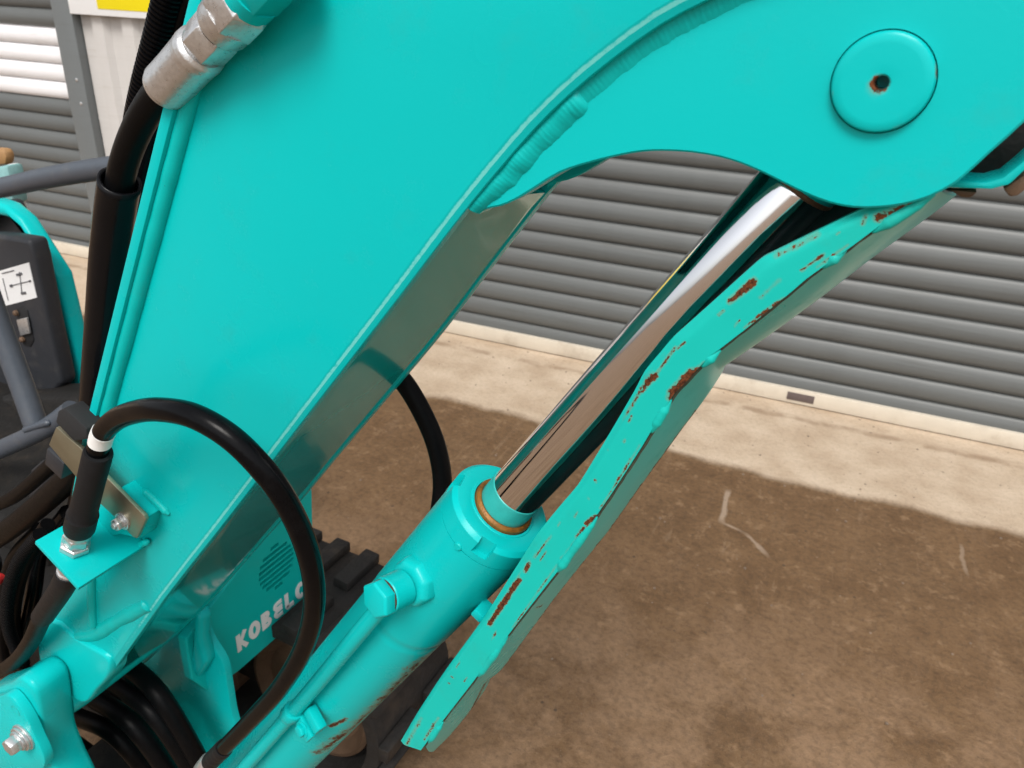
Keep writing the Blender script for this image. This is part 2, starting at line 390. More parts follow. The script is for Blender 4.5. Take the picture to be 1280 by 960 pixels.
def roller_door(x0, x1, phase, zmin, zmax, white, railmat):
    L = x1-x0
    bm = bmesh.new(); add_box(bm, Vector(((x0+x1)/2, -.012, .037)), Vector((L/2, 0, 0)), Vector((0, .022, 0)), Vector((0, 0, .033)))
    door = finish(bm, 'roller_door', railmat, wh, .004)
    mg = slat_mesh('slat', L); mg.materials.append(SLAT_G)
    mw = slat_mesh('slat', L); mw.materials.append(SLAT_W)
    z = phase
    while z-PITCH > zmin-PITCH: z -= PITCH
    k_ = 0
    while z < zmax:
        iw = white and white[0]-.02 < z < white[1]-.02
        o = bpy.data.objects.new('slat', mw if iw else mg); COL.objects.link(o); o.parent = door
        o.location = ((x0+x1)/2+random.uniform(-.002, .002), 0, z); o.rotation_euler = (random.uniform(-.012, .012), 0, 0)
        z += PITCH; k_ += 1
    return door
zj = lambda q_: H_EYE-WALL_D*q_
POST_R = onW(86, 0, .05)[0]; POST_L = onW(62, 0, .05)[0]
ld = roller_door(-9.0, POST_L+.02, zj(.1744), .08, 3.1, (zj(.1744), zj(.0715+.0278)+PITCH*1.2), CREAM)
RD0 = -2.75
rd = roller_door(RD0, 3.4, zj(.1668), .075, 3.1, None, CREAM)
def wbox(x0, x1, y0, y1, z0, z1, name, mat, parent, bevel=.003):
    return box(((x0+x1)/2, (y0+y1)/2, (z0+z1)/2), ((x1-x0)/2, 0, 0), (0, (y1-y0)/2, 0), (0, 0, (z1-z0)/2), name, mat, parent, bevel)
for x0, x1 in ((POST_L, POST_R), (RD0-.10, RD0+.02), (3.38, 3.5)):
    gr_ = wbox(x0, x1, -.05, .03, 0, 3.15, 'guide_rail', RAIL_G, wh)
    for z in (.35, .9, 1.02, 1.6, 2.2):
        lathe(Vector(((x0+x1)/2+.018, -.049, z)), Vector((0, -1, 0)), [(0, .009), (.003, .0085), (.005, .004)], 'rivet', ZINC, gr_, 12)
# pale vertical trapezoid cladding between and beside the doors
def cladding(x0, x1, z0, z1):
    prof = []; x = x0; per = .20
    while x < x1:
        prof += [(x, 0), (x+.075, 0), (x+.10, -.028), (x+.17, -.028), (x+.195, 0)]; x += per
    bm = bmesh.new(); lo = [bm.verts.new((a, b, z0)) for a, b in prof]; hi = [bm.verts.new((a, b, z1)) for a, b in prof]
    for i in range(len(prof)-1): bm.faces.new((lo[i], lo[i+1], hi[i+1], hi[i]))
    return finish(bm, 'cladding_sheet', CLAD, wh, sharp=20)
cladding(POST_R+.004, RD0-.104, .12, 3.15); cladding(3.504, 9, .12, 3.15)
cladding(-9, 9, 3.16, 5.5)
wbox(POST_R+.004, RD0-.104, -.03, .12, 0, .118, 'plinth', CREAM, wh)
wbox(3.504, 9, -.03, .12, 0, .118, 'plinth', CREAM, wh)
wbox(-9, 9, .14, .30, 0, 5.45, 'wall', CLAD, wh)
wbox(-9, 9, -.45, .30, 5.47, 5.6, 'eave_gutter', RAIL_G, wh)
dk = onW(1000, 500, .04)
wbox(dk[0]-.055, dk[0]+.055, -.0365, -.033, .02, .055, 'handle_plate', simple('dark_handle', (.10, .075, .07), .6), rd, .001)

sx0, sz0 = onW(88, 17, .06); yx0, yz0 = onW(123, 11, .06)
sg = thing('warning_sign', NW*(WALL_D-.06)+TW*sx0+Vector((0, 0, sz0)), 'white sign board with a yellow panel on pale cladding beside the grey door rail', 'sign')
sg.rotation_euler = (0, 0, WA); sg['base_empty'] = 0
wbox(0, 1.0, -.002, .025, 0, .72, 'board', SIGNW, sg, .002)
wbox(yx0-sx0, .86, -.0045, -.0015, yz0-sz0, .62, 'yellow_panel', YELLOW, sg, .0005)

# ------------------------------------------------------------------ the excavator
ex = thing('mini_excavator', (-1.25, .75, 0), 'teal mini excavator with raised boom, chrome ram and rusty ram guard', 'excavator')
Y0 = .435                                        # outer face of the boom's side plate
def poly(pxs, Y): return [onY(x, y, Y) for x, y in pxs]
lower = [(212, 744), (246, 700.5), (280, 658), (315, 613), (356, 560), (430, 465), (505, 369), (560, 297), (596, 251), (637, 202), (675, 159), (716, 119), (769, 75), (831, 31), (884, 3), (945, -24), (1010, -46), (1100, -68)]
def ring_offset(pts, d):                          # inward offset of a closed outline in the XZ plane
    n = len(pts); out = []
    area = sum(pts[i].x*pts[(i+1) % n].z-pts[(i+1) % n].x*pts[i].z for i in range(n)); sg_ = 1 if area > 0 else -1
    for i in range(n):
        a, b, c = pts[i-1], pts[i], pts[(i+1) % n]
        e1 = Vector((b.x-a.x, 0, b.z-a.z)).normalized(); e2 = Vector((c.x-b.x, 0, c.z-b.z)).normalized()
        n1 = Vector((-e1.z, 0, e1.x))*sg_; n2 = Vector((-e2.z, 0, e2.x))*sg_
        m_ = (n1+n2); m_ = m_/max(.35, m_.dot(n1)); out.append(b+m_*d)
    return out
def layered(outline, layers, name, mat, parent, sharp=25):   # (inset, y) rings from the front face to the back face
    bm = bmesh.new(); rings = []
    for ins, y in layers:
        pts = ring_offset(outline, ins) if ins else outline
        rings.append([bm.verts.new((p.x, y, p.z)) for p in pts])
    n = len(outline); bm.faces.new(rings[0]); bm.faces.new(rings[-1][::-1])
    for i in range(len(rings)-1):
        for j in range(n): bm.faces.new((rings[i][j], rings[i][(j+1) % n], rings[i+1][(j+1) % n], rings[i+1][j]))
    return finish(bm, name, mat, parent, sharp=sharp)
lowW = [onY(x, y, Y0+.010) for x, y in lower]
lowS = spline(lowW, .02)
top_px = [(120, 560), (130, 520), (164, 390), (198, 260), (232, 130), (265, 3)]
topW = [onY(x, y, Y0) for x, y in top_px]
b_dir = (topW[-1]-topW[1]).normalized()           # line of the boom's back near its foot
e_dir = Vector((b_dir.z, 0, -b_dir.x))
tail = [topW[-1]+b_dir*.05, topW[-1]+b_dir*.12+e_dir*.03, topW[-1]+b_dir*.19+e_dir*.10, Vector((-.16, Y0, H_EYE+.235)), Vector((.02, Y0, H_EYE+.27)), Vector((lowW[-1].x+.05, Y0, H_EYE+.28))]
topL = [onY(85, 725, Y0), onY(104, 640, Y0)] + topW + tail
topS = spline(topL, .02)
foot = [onY(62, 776, Y0), onY(52, 806, Y0), onY(60, 838, Y0), onY(92, 870, Y0), onY(108, 878, Y0), onY(124, 862, Y0)]
outline = [Vector((p.x, Y0, p.z)) for p in topS+lowS[::-1]+foot[::-1]]
boom = layered(outline, [(.0082, Y0), (.0078, Y0+.0001), (.0062, Y0+.0010), (.0046, Y0+.0016), (.0040, Y0+.0019), (.0006, Y0+.0034), (0, Y0+.0046), (0, Y0+.0125)], 'boom', TEAL, ex)
n_o = len(outline); at = boom.data.attributes.new('edge_pale', 'FLOAT', 'POINT')
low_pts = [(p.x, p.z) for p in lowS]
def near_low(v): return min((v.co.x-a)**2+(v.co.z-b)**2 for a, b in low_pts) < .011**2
at.data.foreach_set('value', [(.62 if Y0+.0004 < v.co.y < Y0+.0018 and near_low(v) else 0.0) for v in boom.data.vertices])  # band just inside the lower edge takes the paler colour
ear_px = [(598, 268), (606, 262), (625, 258), (644, 250), (672, 233), (700, 216), (740, 203), (778, 194), (803, 190), (828, 189), (864, 191), (900, 197), (926, 205), (952, 216), (980, 230), (1005, 242), (1036, 254), (1067, 260), (1099, 260), (1130, 256), (1161, 247), (1192, 231), (1205, 221), (1239, 190), (1280, 153), (1330, 95), (1380, 30)]
YE = Y0+.0115; ETH = .018
earL = spline([onY(x, y, YE) for x, y in ear_px], .006)
ear_out = earL+[onY(1400, -60, YE), Vector((.10, YE, H_EYE+.22)), Vector((-.12, YE, H_EYE+.17)), onY(700, 60, YE), onY(610, 195, YE), onY(590, 250, YE)]
YF = .573                                         # outer face of the far side
bmx = [Vector((p.x, 0, p.z)) for p in ear_out]
ear = layered(bmx, [(.0012, YE), (0, YE+.0012), (0, YE+ETH-.001), (.001, YE+ETH)], 'ear_plate', TEAL, boom)
far = layered(bmx, [(.0012, YF-ETH), (0, YF-ETH+.0012), (0, YF-.001), (.001, YF)], 'ear_plate', TEAL, boom)
pin_c = onY(1103, 103, YE)
bm = bmesh.new(); add_lathe(bm, pin_c+Vector((0, -.01, 0)), Vector((0, 1, 0)), [(0, .0242), (.2, .0242)], 64); c1 = finish(bm, 'cutter', None)
cut(ear, [c1])
bm = bmesh.new(); add_lathe(bm, pin_c+Vector((0, .09, 0)), Vector((0, 1, 0)), [(0, .0242), (.2, .0242)], 64); c1 = finish(bm, 'cutter', None)
cut(far, [c1])
pin = lathe(pin_c+Vector((0, .14, 0)), Vector((0, -1, 0)), [(0, .0234), (.1385, .0236), (.1425, .0235), (.1445, .0226), (.1453, .0212), (.1454, .018), (.1454, .010), (.1454, .0062), (.1452, .0042), (.1444, .0034), (.138, .0031), (.128, .003)], 'boom_pin', TEAL, boom, 64)
rust_paint(pin, [(pin_c+Vector((-.001, -.005, -.001)), pin_c+Vector((-.0008, .0, -.001)), .0062, 1.25), (pin_c+Vector((.0225, -.003, .004)), pin_c+Vector((.0215, -.003, .010)), .002, .9),
                 (pin_c+Vector((-.010, -.0055, -.017)), pin_c+Vector((-.008, -.0055, -.0175)), .0016, .9), (pin_c+Vector((-.0225, -.004, -.006)), pin_c+Vector((-.0215, -.004, -.011)), .0014, .8), (pin_c+Vector((.010, -.004, -.0215)), pin_c+Vector((.016, -.004, -.0175)), .0016, .85), (pin_c+Vector((.019, -.003, -.012)), pin_c+Vector((.021, -.003, -.008)), .0015, .8)])
lathe(pin_c+Vector((0, .02, 0)), Vector((0, -1, 0)), [(0, .002), (.0012, .0029)], 'grease_hole', simple('black_hole', (.004, .003, .003), .9), pin if False else boom, 16)
# far side plate and underside; the box widens towards the foot
far_px = [(172, 838), (256, 760), (292, 720), (347, 657), (380, 622), (432, 560), (555, 415), (622, 327), (690, 240)]
far_y = lambda x: .573+.034*max(0, min(1, (690-x)/430))
farW = spline([onY(x, y, far_y(x)) for x, y in far_px], .02)
nearW = [p for p in [onY(128, 858, Y0+.0105)]+[Vector((q_.x, Y0+.0105, q_.z)) for q_ in lowS] if p.x < -.246]+[onY(603, 254, Y0+.0105)]
nearR, farR = None, None
def resample(l, n):
    cu = [0]
    for i in range(1, len(l)): cu.append(cu[-1]+(l[i]-l[i-1]).length)
    out = []; j = 0
    for i in range(n):
        t = cu[-1]*i/(n-1)
        while j < len(cu)-2 and cu[j+1] < t: j += 1
        out.append(l[j].lerp(l[j+1], (t-cu[j])/max(1e-9, cu[j+1]-cu[j])))
    return out
nearR = [p-e_dir*.0045 for p in resample(nearW, 60)]; farR = resample(farW, 60)
bm = bmesh.new(); rows = [[bm.verts.new(a.lerp(b, j/6)) for j in range(7)] for a, b in zip(nearR, farR)]
rows2 = [[bm.verts.new(v.co-e_dir*.007) for v in r_] for r_ in rows]
for R_ in (rows, rows2):
    for i in range(len(R_)-1):
        for j in range(6): bm.faces.new((R_[i][j], R_[i][j+1], R_[i+1][j+1], R_[i+1][j]))
for i in range(len(rows)-1):
    for j in (0, 6): bm.faces.new((rows[i][j], rows[i+1][j], rows2[i+1][j], rows2[i][j]))
for i in (0, len(rows)-1):
    for j in range(6): bm.faces.new((rows[i][j], rows[i][j+1], rows2[i][j+1], rows2[i][j]))
bottom = finish(bm, 'bottom_plate', TEAL_GLOSS, boom, .0008)
weld([p-e_dir*.0035+Vector((0, -.003, 0)) for p in resample(farW, 12)], .0032, 'weld_bead', boom, pitch=.0045, amp=.03, lump=.15)
wid = lambda p: .128+.034*max(0, min(1, (p.x+.255)/(-.66+.255)))
fo = [(p, p.y-.012) for p in farR]+[(p, Y0+.0105+.128-.012) for p in [onY(700, 150, Y0), onY(760, 70, Y0)]+[q_ for q_ in lowS if q_.x > -.13]]
fo += [(p, Y0+.0105+wid(p)-.012) for p in topS[::-1]]
bm = bmesh.new()                                  # far side plate
A_ = [bm.verts.new((p.x, y, p.z)) for p, y in fo]; B_ = [bm.verts.new((p.x, y+.010, p.z)) for p, y in fo]
bm.faces.new(A_); bm.faces.new(B_[::-1])
for i in range(len(fo)): bm.faces.new((A_[i], B_[i], B_[(i+1) % len(fo)], A_[(i+1) % len(fo)]))
finish(bm, 'far_side_plate', TEAL, boom)
bm = bmesh.new()                                  # top plate, standing proud of the side plate towards the viewer
tp = spline([onY(104, 640, Y0)]+topW+tail, .02); ra = []
for i, p in enumerate(tp):
    d = (tp[min(i+1, len(tp)-1)]-tp[max(i-1, 0)]).normalized(); o_ = Vector((-d.z, 0, d.x))
    y0 = Y0-.011; y1 = Y0+.0105+wid(p)+.010
    ra.append([bm.verts.new((q_.x, y, q_.z)) for q_, y in ((p-o_*.0005, y0), (p+o_*.0095, y0), (p+o_*.0095, y1), (p-o_*.0005, y1))])
for i in range(len(ra)-1):
    for j in range(4): bm.faces.new((ra[i][j], ra[i][(j+1) % 4], ra[i+1][(j+1) % 4], ra[i+1][j]))
bm.faces.new(ra[0]); bm.faces.new(ra[-1][::-1])
finish(bm, 'top_plate', TEAL, boom, .0015)
weld([p+e_dir*.0045+Vector((0, -.001, 0)) for p in spline([onY(110, 615, Y0)]+topW[1:]+tail[:3], .03)], .0072, 'weld_bead', boom, pitch=.004, amp=.008, lump=.08)
def fillet(pxs, w0, w1_, wend, bulge, name):    # weld laid in the step between the side plate's edge and the ear
    path = spline([onY(x, y, Y0+.0100) for x, y in pxs], .0011); L = sum((path[i+1]-path[i]).length for i in range(len(path)-1)); acc = 0; bm = bmesh.new(); rows = []; off = random.random()*9
    for i, p in enumerate(path):
        if i: acc += (p-path[i-1]).length
        d = (path[min(i+3, len(path)-1)]-path[max(i-3, 0)]).normalized(); o_ = Vector((d.z, 0, -d.x)); f_ = acc/L
        wd = w0+(w1_-w0)*min(1, f_*3.5); wd += (wend-wd)*max(0, (f_-.5)/.5)
        e_ = 1-max(0, (acc-(L-.006))/.006)**2 if bulge > .002 else 1
        wd = wd*(.55+.45*e_)*(1+.10*noise.noise(Vector((acc*110, off, 0)))+.05*noise.noise(Vector((acc*420, off, 4))))
        row = []
        for j in range(15):
            t = j/14; rip = .00022*sin(2*pi*(acc/.0031+.35*(t-.5)**2*4)+1.5*noise.noise(Vector((acc*160, t*3, off))))
            y = (Y0+.0086)*(1-t)+(YE+.0006)*t-(bulge*e_*(1+.35*noise.noise(Vector((acc*70, off, 7))))+rip)*sin(pi*t)**.8
            row.append(bm.verts.new(Vector((p.x, 0, p.z))-o_*.0035*(1-t)+o_*wd*t+Vector((0, y, 0))))
        rows.append(row)
    for i in range(len(rows)-1):
        for j in range(14): bm.faces.new((rows[i][j], rows[i][j+1], rows[i+1][j+1], rows[i+1][j]))
    for r_ in (rows[0], rows[-1]):
        c_ = bm.verts.new((r_[0].co+r_[-1].co)/2+Vector((0, .004, 0)))
        for j in range(14): bm.faces.new((r_[j], r_[j+1], c_))
    return finish(bm, name, TEAL_WELD, boom, sharp=70)
fillet([(712, 123), (731, 106), (769, 75), (831, 31), (884, 3), (945, -24), (1010, -46)], .0105, .0095, .009, .0012, 'weld_bead')
fillet([(589, 260), (596, 251), (615, 228), (637, 202), (675, 159), (716, 119), (725, 111)], .0060, .0125, .0135, .0036, 'weld_bead')
# casting of the boom foot, with its weld ridges
cast = layered([Vector((p.x, 0, p.z)) for p in spline(poly([(60, 770), (50, 806), (58, 836), (90, 866), (108, 877), (124, 862), (142, 838), (140, 820), (120, 807), (97, 794), (78, 776)], Y0), .01)],
               [(.0055, Y0-.0050), (.004, Y0-.0047), (.002, Y0-.003), (0, Y0+.002), (0, Y0+.02)], 'foot_casting', TEAL, boom, 50)
weld([onY(x, y, Y0-.001) for x, y in ((115, 712), (115, 745), (117, 784))], .0058, 'weld_bead', boom, amp=.006)
weld([onY(x, y, Y0+.0065) for x, y in ((100, 792), (122, 790), (146, 776), (168, 764), (190, 752))], .011, 'weld_bead', boom, amp=.004, lump=.12)
lathe(onY(66, 862, Y0-.005), Vector((0, 1, 0)), [(0, .045), (.02, .047), (.25, .047)], 'foot_boss', TEAL, boom, 48)

# ------------------------------------------------------------------ boom ram
YC = .51; C0 = onY(655, 605, YC)
def A(s): return C0+AX*s
PER = Vector((-AX.z, 0, AX.x))                    # square to the ram in the boom's plane, up and back
NEG = Vector((0, -1, 0))
RB, RR = .0485, .0236
bm = bmesh.new()
ns = 150; prof = []
for i in range(ns+1):
    s = -.90+(.90-.062)*i/ns; r = RB-.0004 if s < -.222 else RB
    if abs(s+.222) < .003: r = RB-.0018
    prof.append((s, r))
add_lathe(bm, C0, AX, prof, 96)
cyl = finish(bm, 'boom_cylinder', TEAL, ex, sharp=50)
low_side = lambda s, a=-.4: A(s)+(-PER*cos(a)+NEG*-sin(a))*RB
rs = [(A(s0)+(-PER*cos(a_)+NEG*sin(a_))*RB, A(s1)+(-PER*cos(b_)+NEG*sin(b_))*RB, wd, am) for s0, a_, s1, b_, wd, am in
      [(-.25, .45, -.36, .35, .020, .62), (-.36, .35, -.46, .5, .022, .60), (-.40, .9, -.425, 1.05, .006, .95), (-.44, .5, -.50, .7, .02, .7), (-.225, .2, -.228, .7, .005, .6)]]
rust_paint(cyl, rs)
head = lathe(A(0), AX, [(-.0615, RB-.0008), (-.0605, RB+.0005), (-.0405, RB+.0005), (-.0375, RB-.0022), (-.0366, RB-.0034), (-.036, .034), (-.0365, .0325), (-.0365, .0318), (-.0358, .0312), (-.0358, .0292), (-.0395, .0285), (-.0395, .020)], 'cylinder_head', TEAL, cyl, 96)
cs = []
for ang in (15, 105, 195, 285):
    a = radians(ang); rad = NEG*sin(a)+PER*cos(a); tan = rad.cross(AX)
    bm = bmesh.new(); add_box(bm, A(-.042)+rad*(RB+.002), tan*.0075, rad*.0075, AX*.0115); cs.append(finish(bm, 'cutter', None))
cut(head, cs)
a = radians(100); 
for ang in (84,):
    a = radians(ang); rad = NEG*sin(a)+PER*cos(a)
    lathe(A(-.0605)+rad*(RB-.003), rad, [(0, .004), (.0042, .0038), (.005, .003)], 'lock_screw', TEAL_WELD, cyl, 16)
wiper = lathe(A(0), AX, [(-.0405, .0284), (-.033, .0284), (-.0315, .0275), (-.0305, .026), (-.0310, .0245), (-.040, .024)], 'wiper_seal', BRONZE, cyl, 64)
lathe(A(0), AX, [(-.034, .0240), (-.0325, .02425), (-.0105, .02425), (-.0100, .0238)], 'rod_tape', simple('teal_overspray', (.03, .40, .37), .38, var=.2, nscale=90), cyl, 64)
rod = lathe(A(0), AX, [(-.05, RR), (-.01, RR), (.10, RR), (.20, RR), (.326, RR), (.329, RR-.001)], 'rod', CHROME, cyl, 96)
weld([A(.330)+(PER*cos(2*pi*i/24)+NEG*sin(2*pi*i/24))*(RR-.0008) for i in range(25)], .0022, 'rod_weld', cyl, simple('rusty_weld', (.16, .09, .05), .55, .4, .6, 200, .0004), taper=.0001)
d_end = (pin_c+Vector((0, YC-YE, 0)))-A(.33)
bm = bmesh.new(); add_lathe(bm, A(.331), AX, [(0, .0245), (.012, .029), (.035, .034), (d_end.length, .036)], 48)
eye = finish(bm, 'rod_eye', TEAL, cyl)
bm = bmesh.new(); add_lathe(bm, Vector((pin_c.x, YC-.040, pin_c.z)), Vector((0, 1, 0)), [(0, .043), (.08, .043)], 48); finish(bm, 'eye_bush', TEAL, cyl, .002)
# oil port: boss on the barrel, banjo block, hex plug and feed tube
pd = (NEG+PER*.30).normalized(); port = A(-.140)+pd*(RB-.006)
bm = bmesh.new(); add_lathe(bm, port+AX*.004, pd, [(0, .0245), (.010, .0238), (.0145, .0205), (.015, .016)], 8, True, .3); finish(bm, 'port_boss', TEAL, cyl, .0022, 3)
lathe(port, pd, [(.010, .0140), (.0165, .0140), (.0172, .0168), (.0375, .0170), (.0385, .0162)], 'banjo_block', TEAL, cyl, 40)
bm = bmesh.new(); add_hex(bm, port+pd*.040, pd, .0178, .0115, .14, .35); hp = finish(bm, 'hex_plug', TEAL, cyl, .0007)
rust_ring = lathe(port, pd, [(.0383, .0158), (.0402, .0160)], 'rust_washer', simple('rust', (.085, .032, .013), .85, var=.6, nscale=300), cyl, 24)
blk = port+pd*.028
t0 = blk-AX*.010; tl = [blk-AX*.01, blk-pd*.001-AX*.08, blk-pd*.004-AX*.16]+[port+pd*.022-AX*(.25+.06*i) for i in range(5)]
tube(tl, .0088, 'feed_tube', TEAL, cyl, 20, .01)
lathe(blk-AX*.012, -AX, [(0, .0118), (.014, .0116), (.017, .0095)], 'tube_collar', TEAL_WELD, cyl, 32)
# clamp holding the feed tube
tc = port+pd*.0225-AX*.285
bm = bmesh.new(); add_sweep(bm, [tc-AX*.009, tc+AX*.009], .0115, 20); finish(bm, 'tube_clamp', TEAL, cyl, .001)
side = pd.cross(AX).normalized()
if side.dot(PER) > 0: side = -side
box(tc+side*.020-pd*.004, AX*.009, side*.016, pd*.0025, 'tube_clamp', TEAL, cyl, .001)
box(tc+side*.022-pd*.010+AX*.019, AX*.008, side*.014, pd*.006, 'clamp_block', TEAL, cyl, .0025)
bm = bmesh.new(); add_hex(bm, tc+side*.022-pd*.002, pd, .0075, .0065, .2); add_lathe(bm, tc+side*.022-pd*.0022, pd, [(0, .0098), (.0018, .0098)], 24); finish(bm, 'clamp_bolt', TEAL, cyl, .0005)

# ------------------------------------------------------------------ ram guard
YG = .452
ST = [((1150, 236), (1175, 238), (1193, 242)), ((1118, 250), (1148, 250), (1165, 264)), ((1074, 264), (1109, 275), (1131, 289)), ((1018, 291), (1066, 307), (1086, 322)), ((965, 317), (1010, 347), (1032, 364)),
      ((946, 328), (990, 364), (1012, 379)), ((887, 381), (935, 409), (953, 422)), ((860, 405), (900, 436), (914, 449)), ((840, 423), (885, 447), (898, 461)), ((822, 444), (860, 475), (888, 484)),
      ((804, 466), (843, 492), (868, 512)), ((791, 491), (826, 518), (852, 533)), ((760, 544), (800, 562), (826, 569)), ((722, 606), (765, 616), (797, 609)), ((697, 636), (735, 660), (760, 661)),
      ((667, 674), (711, 696), (735, 692)), ((605, 771), (655, 768), (690, 749)), ((560, 833), (610, 827), (628, 833)), ((542, 859), (590, 854), (604, 854)), ((520, 893), (562, 890), (587, 887)), ((507, 915), (545, 912), (564, 915)), ((499, 929), (526, 938), (541, 938))]
YW = .535
def smooth(l): return spline(l, .0028)
def chain(idx, Y, per=18):                        # stations stay paired: fixed number of samples per station gap
    pts = [onY(*s_[idx], Y) for s_ in ST]; ext = [pts[0]*2-pts[1]]+pts+[pts[-1]*2-pts[-2]]; out = []
    for i in range(1, len(ext)-2):
        a, b, c, d = ext[i-1:i+3]
        for j in range(per):
            t = j/per; m1 = (c-a)*.5; m2 = (d-b)*.5
            h = (2*t**3-3*t**2+1)*b+(t**3-2*t**2+t)*m1*.6+(-2*t**3+3*t**2)*c+(t**3-t**2)*m2*.6; out.append(h)
    return out+[pts[-1]]
UU, SS, FF = chain(0, YG), chain(1, YG), chain(2, YW)
bm = bmesh.new(); NJ = 20; fr, bk = [], []
for u_, s_ in zip(UU, SS):
    rowf = []; d = (s_-u_); L = d.length; dn = d/L
    for j in range(NJ+1):
        f_ = j/NJ; p = u_+d*f_
        lip = .0035*math.exp(-(f_*L/.004)**2)     # the upper edge rolls back
        rowf.append(bm.verts.new(p+Vector((0, lip*.9, 0))+Vector((0, .0006*noise.noise(p*30), 0))))
    fr.append(rowf); bk.append([bm.verts.new(v.co+Vector((0, .0048, 0))) for v in rowf])
for i in range(len(fr)-1):
    for j in range(NJ):
        bm.faces.new((fr[i][j], fr[i][j+1], fr[i+1][j+1], fr[i+1][j])); bm.faces.new((bk[i][j], bk[i+1][j], bk[i+1][j+1], bk[i][j+1]))
    for j in (0, NJ): bm.faces.new((fr[i][j], fr[i+1][j], bk[i+1][j], bk[i][j]))
for i in (0, len(fr)-1):
    for j in range(NJ): bm.faces.new((fr[i][j], fr[i][j+1], bk[i][j+1], bk[i][j]))
guard = finish(bm, 'ram_guard', TEAL_WORN, ex, sharp=60)
G = lambda x, y: onY(x, y, YG)
MM = .00052
rg = [((1018, 292), (968, 318), 11, 1.0), ((968, 318), (946, 330), 6, .8), ((941, 352), (912, 377), 9, .95), ((1030, 318), (1002, 338), 4, .75), ((866, 467), (841, 492), 14, 1.1), ((852, 485), (838, 497), 12, .9),
      ((844, 434), (819, 469), 5, .8), ((819, 469), (800, 487), 9, 1.0), ((800, 487), (772, 531), 7, .95), ((689, 670), (666, 699), 4, .8), ((662, 703), (657, 712), 8, 1.1), ((649, 724), (612, 780), 9, 1.1),
      ((652, 712), (636, 738), 4, .7), ((745, 646), (733, 654), 8, 1.0), ((730, 660), (720, 672), 6, .7), ((527, 898), (507, 932), 10, .5), ((565, 845), (566, 847), 5, .85), ((561, 854), (562, 855), 4, .8), ((600, 812), (601, 814), 4, .6),
      ((548, 897), (530, 925), 7, .6), ((1140, 256), (1098, 272), 10, .85), ((1082, 268), (1078, 280), 6, .6), ((645, 796), (646, 797), 4, .7), ((770, 535), (769, 538), 7, .7), ((781, 550), (780, 552), 5, .8), ((760, 562), (759, 563), 4, .7),
      ((895, 444), (893, 450), 6, 1.0), ((974, 350), (950, 372), 7, .42), ((737, 655), (700, 700), 5, .45), ((835, 430), (800, 480), 10, .42), ((1175, 240), (1130, 262), 8, .9), ((744, 600), (745, 602), 5, .8), ((735, 622), (736, 623), 4, .7), ((1060, 306), (1020, 335), 4, .6), ((980, 372), (930, 410), 4, .65), ((880, 452), (850, 482), 4, .55),
      ((800, 556), (750, 636), 4, .6), ((856, 428), (846, 436), 4, .9), ((830, 452), (826, 460), 3, .9), ((905, 388), (898, 394), 4, .9), ((700, 652), (697, 657), 3, .9), ((682, 690), (676, 700), 3, .8), ((640, 736), (634, 744), 4, .9), ((575, 826), (570, 836), 3, .8), ((584, 846), (580, 852), 3, .8), ((620, 790), (616, 797), 3, .8), ((722, 640), (718, 647), 3, .9), ((988, 300), (984, 303), 4, 1.0), ((1050, 290), (1046, 293), 3, .8), ((925, 400), (918, 408), 3, .8), ((790, 520), (786, 527), 3, .8), ((696, 706), (640, 786), 4, .62)]
rust_paint(guard, [(G(*a_), G(*b_), wd*MM*.82, am) for a_, b_, wd, am in rg])
bm = bmesh.new(); rows = []                        # outer web, bowed away from the ram
NV = 12
for s_, f_ in zip(SS, FF):
    inn = (s_+(UU[SS.index(s_)]-s_).normalized()*.0026)+Vector((0, .0092, 0))
    row = []
    for j in range(NV+1):
        t = j/NV; row.append(bm.verts.new(inn.lerp(f_, t)+Vector((0, -.006*sin(pi*t)*t, 0))))
    row.append(bm.verts.new(f_+Vector((0, .03, 0))))
    u_ = UU[SS.index(s_)]; row.append(bm.verts.new((s_.x, .572, s_.z))); row.append(bm.verts.new((u_.x, .572, u_.z)))
    rows.append(row)
for i in range(len(rows)-1):
    for j in range(len(rows[0])-1): bm.faces.new((rows[i][j], rows[i][j+1], rows[i+1][j+1], rows[i+1][j]))
web = finish(bm, 'guard_web', TEAL_SHEEN, guard, sharp=50)
GUARD_SHADE = simple('shade_dark_teal', (.004, .028, .028), .45, var=.5, nscale=40, dust=((.02, .02, .018), .5)); web.data.materials.append(GUARD_SHADE)  # shade of the enclosed guard put into its inside colour as dark teal
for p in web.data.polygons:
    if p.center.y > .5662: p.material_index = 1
sm = [s_+(s_-u_).normalized()*.0008+Vector((0, .0058, 0)) for s_, u_ in zip(SS, UU)]
bm = bmesh.new(); add_sweep(bm, sm[6:], lambda d_, p: .0013+.0004*noise.noise(p*120), 10); finish(bm, 'seam', simple('seam_gap_dirt', (.05, .058, .036), .8, var=.7, nscale=240, bump=.0006, dust=((.16, .19, .12), .5)), guard, sharp=60)  # dark tube paints in the shaded gap, with olive dirt mixed in
md = web.modifiers.new('plate', 'SOLIDIFY'); md.thickness = .003; md.offset = 0; md.material_offset = 1 if INNER_BACK else 0

